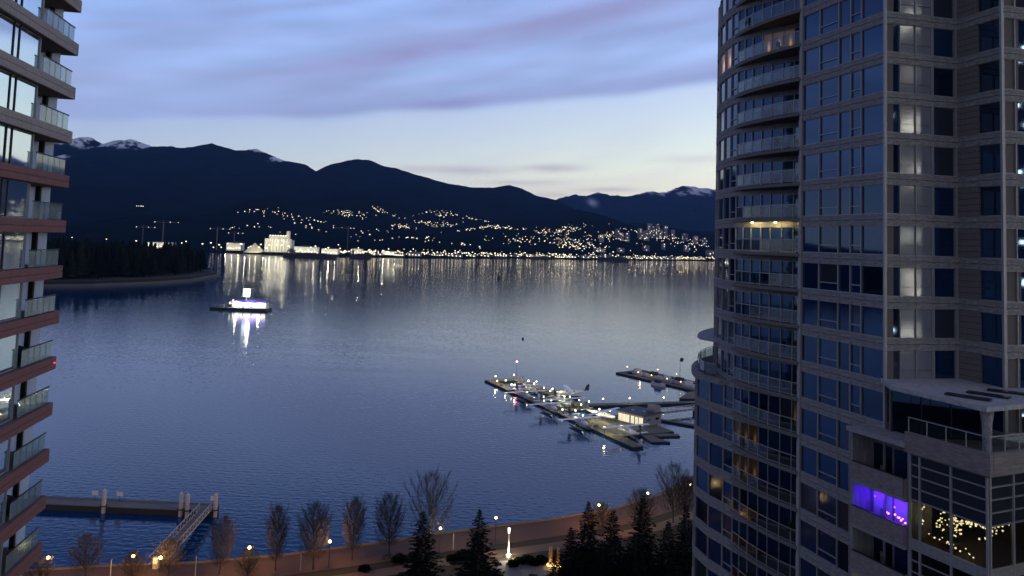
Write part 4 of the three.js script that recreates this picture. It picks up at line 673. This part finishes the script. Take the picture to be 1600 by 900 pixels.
  const spot = [['floatplane tied up second from the red beacon', 15.9, -273, hd], ['floatplane moored between the second plane and the terminal', 24.6, -251.6, hd], ['white floatplane turned tail outward beside the terminal', 38.6, -241, hd + Math.PI], ['floatplane on the far side of the dock with its dark fin towards the walkway', 25.5, -299.5, hd - 1.9]];
  for (const [l, x, z, t] of spot) copyOf(f1, l, [x, 0, z], t);
  copyOf(f1, 'floatplane inside the dock between the globe lamps and first cross float', [9.6, 0, -306.5], hd);
  copyOf(f1, 'floatplane inside the dock between the second and third cross floats', [21.4, 0, -281.5], hd); copyOf(f1, 'floatplane nosed in below the lit terminal windows', [33.2, 0, -262.6], hd + 0.4);
  // crates, carts and people-high clutter on the dock
  const r = rng(3), crateM = [mat([0.3, 0.26, 0.18], 0.8), mat([0.12, 0.13, 0.14], 0.7), mat([0.4, 0.4, 0.38], 0.7), mat([0.05, 0.08, 0.2], 0.7)];
  for (let i = 0; i < 16; i++) { const [x, z] = Wp(8 + i * 5.2 + r() * 2, i % 2 ? 1.2 + r() : 13.6 + r() * 1.6), w = 0.7 + r() * 0.9; solo('dock_box', merge([bx(w, 0.8, w * 0.7, 0, 0.4, 0), bx(w * 1.04, 0.08, w * 0.74, 0, 0.84, 0)]), crateM[i % 4], ordinal(i) + ' low storage box from the red beacon on the seaplane dock', 'box', [x, 0.7, z], r() * 3, 'storage boxes on the seaplane dock'); }
}
// ---------------------------------------------------------------- pier and gangway below
{
  const conc = mat([0.26, 0.25, 0.24], 0.85, { map: grime }), paleP = mat([0.55, 0.5, 0.47], 0.7), dk = mat([0.03, 0.03, 0.032], 0.8);
  const b = thing('floating_breakwater', 'long grey floating breakwater reaching in from beside the brown balconies', 'pier', [-88, 0, -166.4], -0.03);
  part('float_body', bx(54, 2.2, 3.6, 0, 0.1, 0), dk, b); part('deck', bx(54, 0.2, 3.8, 0, 1.3, 0), conc, b); part('kerb', bx(54, 0.25, 0.3, 0, 1.53, -1.7), conc, b);
  [[-84.3, -164.3, 'white capped steel pile halfway along the breakwater'], [-67.8, -163.9, 'first of the paired piles where the gangway lands'], [-66.2, -163.4, 'second of the paired piles where the gangway lands'], [-60.6, -164.2, 'pale pile at the outer end of the breakwater']].forEach(([x, z, l]) => { const t = thing('steel_pile', l, 'pile', [x, -2, z]); part('shaft', new THREE.CylinderGeometry(0.42, 0.42, 6.6, 14).translate(0, 3.3, 0), paleP, t); part('cap', new THREE.ConeGeometry(0.46, 0.5, 14).translate(0, 6.85, 0), paleP, t); part('collar', new THREE.TorusGeometry(0.62, 0.12, 6, 16).rotateX(Math.PI / 2).translate(0, 3.5, 0), dk, t); });
  [[-88, -167.6, 'small white notice board left of the pile on the breakwater'], [-82.6, -167.4, 'small white notice board right of the pile on the breakwater'], [-62, -166.8, 'small white notice board at the end of the breakwater']].forEach(([x, z, l]) => { const t = thing('notice_board', l, 'sign', [x, 1.4, z]); part('post', rod(V(0, 0, 0), V(0, 1.3, 0), 0.05), dk, t); part('board', bx(1.3, 0.9, 0.08, 0, 1.6, 0.06), mat([0.75, 0.7, 0.7], 0.7), t); });
  const A = V(-62.6, 1.5, -163.8), Z = V(-57.9, 3.9, -131.5), L = A.distanceTo(Z), gw = thing('gangway', 'sloping trussed gangway from the promenade down to the breakwater', 'gangway', [A.x, A.y, A.z], Math.atan2(-(Z.z - A.z), Z.x - A.x));
  const dy = (Z.y - A.y) / L, P = (s, y, z) => V(s, y + dy * s, z), tr = []; for (let i = 0; i < 14; i++) for (const z of [-1.2, 1.2]) { tr.push(rod(P(i * L / 14, 0, z), P((i + 1) * L / 14, 1.3, z), 0.07), rod(P(i * L / 14, 0, z), P(i * L / 14, 1.3, z), 0.07)); }
  for (const z of [-1.2, 1.2]) tr.push(rod(P(0, 0, z), P(L, 0, z), 0.12), rod(P(0, 1.3, z), P(L, 1.3, z), 0.1)); part('truss', merge(tr), mat([0.45, 0.4, 0.38], 0.6), gw);
  for (let i = 0; i < 16; i++) part('deck_board', merge([rod(P((i + 0.5) * L / 16, -0.02, -1.15), P((i + 0.5) * L / 16, -0.02, 1.15), 0.9, 0.9, 4).scale(1, 0.12, 1).translate(0, (dy * (i + 0.5) * L / 16) * 0.88, 0)]), conc, gw);
}

// ---------------------------------------------------------------- waterfront park: trees, lamps, planting
{
  const bark = mat([0.036, 0.030, 0.027], 0.95);
  function prism(list) {                               // tapered three-sided twigs in one buffer
    const pos = [], nor = [], q = V(0, 0, 0), s = V(0, 0, 0), t = V(0, 0, 0);
    for (const [a, b, r0, r1] of list) {
      q.subVectors(b, a).normalize(); s.set(q.y + 0.3, q.z, -q.x).cross(q).normalize(); t.crossVectors(q, s);
      const P = (o, r, k) => { const c = Math.cos(k * tau / 3), d = Math.sin(k * tau / 3), n = [s.x * c + t.x * d, s.y * c + t.y * d, s.z * c + t.z * d]; return [[o.x + n[0] * r, o.y + n[1] * r, o.z + n[2] * r], n]; };
      for (let k = 0; k < 3; k++) { const A = P(a, r0, k), B = P(a, r0, k + 1), C = P(b, r1, k + 1), D = P(b, r1, k); for (const v of [A, B, C, A, C, D]) { pos.push(...v[0]); nor.push(...v[1]); } }
    }
    const g = new THREE.BufferGeometry(); g.setAttribute('position', new THREE.Float32BufferAttribute(pos, 3)); g.setAttribute('normal', new THREE.Float32BufferAttribute(nor, 3)); return g;
  }
  function bareTree(seed, h, w) {
    const r = rng(seed), limbs = [], twigs = [];
    limbs.push([V(0, -0.2, 0), V(0.03, h * 0.22, 0.02), 0.17, 0.13], [V(0.03, h * 0.22, 0.02), V(0.06 * w, h * 0.6, 0.04), 0.13, 0.06], [V(0.06 * w, h * 0.6, 0.04), V(0.03 * w, h * 0.97, -0.05), 0.06, 0.015]);
    const N = 22;
    for (let i = 0; i < N; i++) {
      const y0 = h * (0.17 + 0.5 * i / N), a = i * 2.4 + r(), reach = w * 0.5 * (0.75 + 0.35 * r()) * Math.sin(Math.PI * (0.25 + 0.62 * i / N)), top = Math.min(h, y0 + h * (0.34 + 0.12 * r()) * (1 - 0.25 * i / N));
      let p = V(0, y0, 0); const n = 5, rad = 0.06 * (1 - 0.5 * i / N);
      for (let k = 1; k <= n; k++) {
        const f = k / n, e = V(Math.cos(a) * reach * Math.pow(f, 0.7) + (r() - 0.5) * 0.2, y0 + (top - y0) * Math.pow(f, 1.15), Math.sin(a) * reach * Math.pow(f, 0.7) + (r() - 0.5) * 0.2);
        limbs.push([p, e, rad * (1.1 - 0.85 * (f - 0.2)), rad * (1.1 - 0.85 * f)]);
        for (let m = 0; m < 4; m++) {
          const aa = a + (r() - 0.5) * 3, l = h * (0.05 + 0.07 * r()), u = V(Math.cos(aa) * 0.55, 0.75 + 0.3 * r(), Math.sin(aa) * 0.55).normalize(), s0 = p.clone().lerp(e, r()), s1 = s0.clone().addScaledVector(u, l);
          twigs.push([s0, s1, 0.022, 0.012]);
          for (let o = 0; o < 4; o++) { const b = s0.clone().lerp(s1, 0.3 + 0.7 * r()), v = V(u.x + (r() - 0.5) * 1.1, u.y + (r() - 0.3) * 0.5, u.z + (r() - 0.5) * 1.1).normalize(); twigs.push([b, b.clone().addScaledVector(v, l * (0.35 + 0.4 * r())), 0.013, 0.007]); }
        }
        p = e;
      }
    }
    for (let i = 0; i < 1350; i++) {                     // the fine outer twigs that fill the oval crown
      const f = r(), y = h * (0.2 + 0.79 * f), rad = w * 0.5 * Math.pow(Math.sin(Math.PI * Math.min(1, 0.12 + 0.86 * Math.pow(f, 0.85))), 0.7), a = r() * tau, q = rad * Math.sqrt(0.15 + 0.85 * r()), c = V(Math.cos(a) * q, y, Math.sin(a) * q);
      const u = V(Math.cos(a) * 0.4 + (r() - 0.5) * 0.6, 0.9, Math.sin(a) * 0.4 + (r() - 0.5) * 0.6).normalize(); twigs.push([c.clone().addScaledVector(u, -0.35 - 0.3 * r()), c.clone().addScaledVector(u, 0.3 + 0.4 * r()), 0.012, 0.006]);
    }
    return [prism(limbs), prism(twigs)];
  }
  const kinds = [bareTree(1, 11, 5), bareTree(2, 11.5, 4.2), bareTree(3, 13.5, 9), bareTree(4, 8.5, 7)];
  const bare = [[-46.4, -129.2, 0, 0.92, 'bare upright tree beside the gangway foot'], [-37.8, -131.4, 1, 0.9, 'bare upright tree just past the brightest orange lamp'], [-31.6, -132.2, 0, 1.0, 'slim bare tree close behind the lamp with the signal post'], [-25.8, -136.3, 1, 0.98, 'bare tree standing between the promenade lamps at the bend'], [-19.8, -139.2, 0, 1.05, 'bare upright tree beside the largest bare crown'], [-12.9, -140.6, 2, 1.02, 'largest bare tree with a wide round crown'], [-67, -126.4, 3, 0.8, 'low bare tree next to the lamp under the brown balconies'], [-54.2, -127.6, 3, 0.75, 'low bare tree between the lamps before the gangway'], [28.2, -156.6, 3, 0.95, 'bare tree behind the tallest conifer by the shore bend'], [35.4, -159.5, 2, 0.85, 'wide bare tree near the foot of the curved tower'], [38.6, -163.5, 3, 1.0, 'last bare tree before the curved tower'], [19.9, -152.3, 3, 0.72, 'bare tree lit orange by the lamp inside its crown'], [-41.2, -127.6, 3, 0.62, 'small bare tree below the brightest orange lamp'], [-58, -123.4, 3, 0.62, 'small bare tree wrapped round the lamp left of the gangway'], [-71.6, -121.8, 3, 0.6, 'small bare tree wrapped round the leftmost lamp']];
  bare.forEach(([x, z, k, s, l], i) => { const t = thing('bare_tree', l, 'tree', [x, 3.5, z], i * 1.7, 'leafless trees on the promenade'); t.scale.set(s * (0.9 + 0.25 * ((i * 7) % 5) / 4), s * (0.94 + 0.12 * ((i * 3) % 4) / 3), s); t.rotation.z = (((i * 5) % 7) - 3) * 0.018; part('trunk', kinds[k][0], bark, t); part('crown', kinds[k][1], bark, t); });
  function conifer(seed) {
    const r = rng(seed), pos = [], nor = [], limbs = [[V(0, -0.2, 0), V(0, 15.6, 0), 0.24, 0.02]];
    for (let i = 0; i < 46; i++) {
      const f = i / 46, y = 0.8 + f * 14.6, R = (3.7 * Math.pow(1 - f, 0.85) + 0.05) * (0.62 + 0.7 * r());
      const n = 10 - (f * 4 | 0);
      for (let k = 0; k < n; k++) {
        const a = k / n * tau + i * 0.9 + r() * 0.5, l = R * (0.65 + 0.45 * r()), e = V(Math.cos(a) * l, y - 0.18 * l + 0.15 * r(), Math.sin(a) * l); limbs.push([V(0, y, 0), e, 0.03, 0.008]);
        const m = 5 + (l * 2.4 | 0);
        for (let j = 0; j < m; j++) {
          const c = V(0, y, 0).lerp(e, 0.25 + 0.8 * (j + r()) / m), w = (0.2 + 0.24 * r()) * (0.3 + 0.8 * (1 - f)), u = V((r() - 0.5), (r() - 0.65) * 0.8, (r() - 0.5)).add(V(Math.cos(a) * 0.7, 0, Math.sin(a) * 0.7)).normalize().multiplyScalar(w * 1.5), v = V(r() - 0.5, r() - 0.5, r() - 0.5).cross(u).normalize().multiplyScalar(w * 0.55), nn = u.clone().cross(v).normalize();
          const p = [c.clone().sub(v), c.clone().add(u), c.clone().add(v)]; for (const q of p) { pos.push(q.x, q.y, q.z); nor.push(nn.x, nn.y, nn.z); }
          const u2 = u.clone().applyAxisAngle(V(0, 1, 0), 1.1); for (const q of [c.clone().sub(v), c.clone().add(u2), c.clone().add(v)]) { pos.push(q.x, q.y, q.z); nor.push(nn.x, nn.y, nn.z); }
        }
      }
    }
    const g = new THREE.BufferGeometry(); g.setAttribute('position', new THREE.Float32BufferAttribute(pos, 3)); g.setAttribute('normal', new THREE.Float32BufferAttribute(nor, 3)); return [prism(limbs), g];
  }
  const needles = mat([0.007, 0.010, 0.007], 1, { side: THREE.DoubleSide, specularIntensity: 0.2 }), con = [conifer(11), conifer(12), conifer(13)];
  [[-11.9, -118, 15.6, 1.0, 'dark conifer in front of the largest bare tree'], [-3.3, -118, 16.1, 1.05, 'dark conifer left of the globe lamp and lit post'], [11.2, -124, 11.6, 1.0, 'low dark conifer at the edge of the plaza lights'], [8.6, -121, 9.2, 1.0, 'shortest dark conifer beside the glowing posts'], [13.7, -122, 16.5, 0.95, 'dark conifer below the orange lamp in the bare crown'], [17.3, -120, 15.9, 1.05, 'dark conifer between the two tallest ones'], [23, -126, 16.5, 0.9, 'dark conifer with the yellow lamp at its tip'], [25.5, -118, 15.2, 1.1, 'broad dark conifer nearest the curved tower'], [20.4, -117, 13.6, 1.1, 'dense dark conifer low at the frame edge'], [29.6, -124, 15.8, 0.9, 'dark conifer against the foot of the curved tower'], [15.4, -116.5, 12.4, 1.1, 'dark conifer in the front of the dense group']].forEach(([x, z, h, w, l], i) => { const t = thing('conifer_tree', l, 'tree', [x, 3.5, z], i * 2.1, 'dark conifers in the park'); t.scale.set(h / 15.6 * w * 1.35, h / 15.6, h / 15.6 * w * 1.35); part('trunk', con[i % 3][0], bark, t); part('crown', con[i % 3][1], needles, t); });
  // lamps
  const sodium = mat([0.9, 0.6, 0.3], 0.5, { emit: [1, 0.52, 0.12], strength: 26 }), globeM = mat([0.9, 0.8, 0.5], 0.5, { emit: [1, 0.80, 0.32], strength: 9 });
  const post = (label, x, z, h, glow, cd, color, rad) => { const t = thing('promenade_lamp', label, 'lamp post', [x, 3.5, z], 0, 'promenade lamps'); part('post', new THREE.CylinderGeometry(0.05, 0.08, h, 8).translate(0, h / 2, 0), lampPole, t); part('arm', new THREE.CylinderGeometry(0.16, 0.1, 0.14, 10).translate(0, h + 0.05, 0), lampPole, t); part('lamp', new THREE.SphereGeometry(rad, 14, 10).translate(0, h + 0.1 + rad, 0), glow, t); lampLight(color, cd, [x, 3.6 + h + rad, z], 8); };
  const OR = [1, 0.5, 0.13], YE = [1, 0.74, 0.3];
  post('leftmost orange promenade lamp under the brown balconies', -71.3, -123, 4.1, sodium, 130, OR, 0.235); post('orange promenade lamp left of the gangway foot', -58.7, -124.7, 4.1, sodium, 130, OR, 0.235); post('orange promenade lamp at the gangway foot', -54.3, -124.6, 4.0, sodium, 130, OR, 0.235); post('brightest orange promenade lamp right of the gangway', -41.7, -129.4, 4.1, sodium, 165, OR, 0.235); post('orange promenade lamp in the slim bare trees', -29.2, -133.1, 4.1, sodium, 130, OR, 0.235);
  post('yellow globe lamp beside the largest bare tree', -10.95, -140.6, 4.1, globeM, 65, YE, 0.23); post('yellow globe lamp right of the second conifer', -0.98, -146.8, 4.1, globeM, 65, YE, 0.23); post('orange lamp glowing inside a bare crown', 19.5, -155, 4.3, sodium, 200, OR, 0.235); post('yellow globe lamp at the tip of a conifer', 30.9, -163.9, 4.1, globeM, 50, YE, 0.24); post('yellow globe lamp nearest the curved tower', 41.5, -170.9, 4.1, globeM, 50, YE, 0.24);
  // lit signal box by the gangway, signal posts, uplit marker, glowing posts, planting
  const whiteM = mat([0.6, 0.55, 0.5], 0.7), kiosk = thing('gate_box', 'small lit gate box at the top of the gangway', 'gate', [-57.6, 3.56, -130.6]); part('body', bx(0.9, 1.9, 0.6, 0, 0.95, 0), whiteM, kiosk); part('lit_panel', bx(0.7, 0.9, 0.05, 0, 1.4, 0.33), mat([0.9, 0.6, 0.3], 0.5, { emit: [1, 0.6, 0.25], strength: 1.6 }), kiosk);
  [[-33.6, -131.5, 3.4, 'pale slim post beside the lamp in the bare trees'], [-8.6, -142.5, 2.8, 'pale slim post just right of the yellow lamp by the largest tree'], [-49.5, -127, 3.8, 'pale slim post right of the gangway'], [-62.5, -125.4, 3.4, 'dull slim post left of the gangway lamps']].forEach(([x, z, h, l]) => { const t = thing('marker_post', l, 'post', [x, 3.5, z], 0, 'slim posts along the promenade'); part('shaft', new THREE.CylinderGeometry(0.08, 0.1, h, 8).translate(0, h / 2, 0), mat([0.4, 0.36, 0.33], 0.7), t); part('cap', new THREE.CylinderGeometry(0.14, 0.1, 0.15, 8).translate(0, h + 0.07, 0), lampPole, t); });
  const up = thing('lit_column', 'slender uplit column with a bright cap on the plaza', 'column', [1.5, 3.55, -140]); part('shaft', new THREE.CylinderGeometry(0.1, 0.16, 4.2, 10).translate(0, 2.1, 0), whiteM, up); part('cap', new THREE.CylinderGeometry(0.26, 0.2, 0.9, 10).translate(0, 4.6, 0), mat([0.9, 0.9, 0.8], 0.5, { emit: [1, 0.95, 0.8], strength: 1.8 }), up); part('base', new THREE.CylinderGeometry(0.5, 0.6, 0.4, 12).translate(0, 0.2, 0), whiteM, up); part('base_lamp', new THREE.SphereGeometry(0.15, 10, 8).translate(0.3, 0.6, 0.5), globeM, up);
  lampLight([1, 0.85, 0.6], 60, [1.8, 4.9, -139.3], 10);
  const hot = mat([0.9, 0.6, 0.2], 0.5, { emit: [1, 0.72, 0.22], strength: 5 });
  [[8.9, -136.9, 'left one of the two posts glowing at their feet'], [10.2, -136.5, 'right one of the two posts glowing at their feet']].forEach(([x, z, l]) => { const t = thing('glowing_post', l, 'post', [x, 3.55, z], 0, 'glowing posts on the plaza'); part('shaft', new THREE.CylinderGeometry(0.28, 0.34, 3.2, 12).translate(0, 1.6, 0), mat([0.34, 0.2, 0.1], 0.8), t); part('lamp_ring', new THREE.TorusGeometry(0.5, 0.12, 8, 18).rotateX(Math.PI / 2).translate(0, 0.15, 0), hot, t); lampLight([1, 0.6, 0.18], 8, [x, 4.0, z + 0.75], 8); });
  const r = rng(8), leaf = [], leafM = mat([0.02, 0.03, 0.014], 0.9, { side: THREE.DoubleSide });
  function bush(n, w, h) { const pos = [], nor = []; for (let i = 0; i < n; i++) { const a = r() * tau, b = Math.acos(r() * 1.1 - 0.1), R = Math.pow(r(), 0.4), c = V(Math.cos(a) * Math.sin(b) * w * R, Math.cos(b) * h * R + 0.15, Math.sin(a) * Math.sin(b) * w * R), u = V(r() - 0.5, r() - 0.5, r() - 0.5).normalize().multiplyScalar(0.2), v = V(r() - 0.5, r() - 0.5, r() - 0.5).normalize().multiplyScalar(0.13), nn = u.clone().cross(v).normalize(); for (const q of [c.clone().sub(u), c.clone().add(v), c.clone().add(u)]) { pos.push(q.x, q.y, q.z); nor.push(nn.x, nn.y, nn.z); } } const g = new THREE.BufferGeometry(); g.setAttribute('position', new THREE.Float32BufferAttribute(pos, 3)); g.setAttribute('normal', new THREE.Float32BufferAttribute(nor, 3)); return g; }
  const bg = [bush(700, 1.1, 0.9), bush(900, 1.5, 1.2)];
  [[3.4, -137.6], [4.9, -138], [6.2, -137.2], [7.3, -137.9], [2.2, -136.4], [-7, -138.5], [-8.6, -137.8], [-5.4, -139], [-14.5, -138], [-17.6, -136.6], [15, -141], [16.6, -142], [-23, -132.5], [5.6, -130], [7.5, -126], [-0.6, -131]].forEach(([x, z], i) => solo('shrub', bg[i % 2], leafM, 'low dark shrub in the park planting beds', 'shrub', [x, 3.5, z], i, 'shrubs in the park beds'));
  [[-20, -137.4, 'bench by the slim bare trees'], [-5, -142.6, 'bench between the two yellow lamps'], [14, -151.6, 'bench right of the open lawn']].forEach(([x, z, l]) => { const t = thing('park_bench', 'dark park ' + l, 'bench', [x, 3.56, z], 0.45, 'park benches'); for (let k = 0; k < 4; k++) part('seat_slat', bx(1.7, 0.05, 0.1, 0, 0.45, -0.18 + k * 0.12), lampPole, t); for (let k = 0; k < 3; k++) part('back_slat', bx(1.7, 0.1, 0.04, 0, 0.6 + k * 0.14, 0.26 + k * 0.03), lampPole, t); for (const s of [-0.7, 0.7]) part('leg', bx(0.07, 0.45, 0.45, s, 0.22, 0), lampPole, t); });
}
// ---------------------------------------------------------------- city tower behind the viewer, mirrored in the facing glass
{
  const t = thing('city_tower', 'dark office tower with scattered lit windows mirrored in the glass', 'building', [104, 3.5, 6], -2.23);
  part('wall', bx(34, 110, 26, 0, 55, 0), mat([0.05, 0.05, 0.055], 0.7), t);
  const r = rng(99), w = bx(0.6, 0.6, 0.1), m = [mat([0.5, 0.5, 0.4], 0.5, { emit: [1, 0.95, 0.8], strength: 22 }), mat([0.5, 0.5, 0.4], 0.5, { emit: [0.95, 1, 0.9], strength: 34 })];
  for (let i = 0; i < 170; i++) { const c = r(), f = part('lit_window', w, m[r() < 0.7 ? 0 : 1], t); f.position.set(-15 + 5 * (c * 6.4 | 0) + 2.6 * r(), 14 + 9 * (c * 61 % 10 | 0) + 3.4 * r(), 13.1); }
}
scene.traverse(o => { if (o.isMesh) { o.castShadow = true; o.receiveShadow = true; } });
renderer.render(scene, camera);
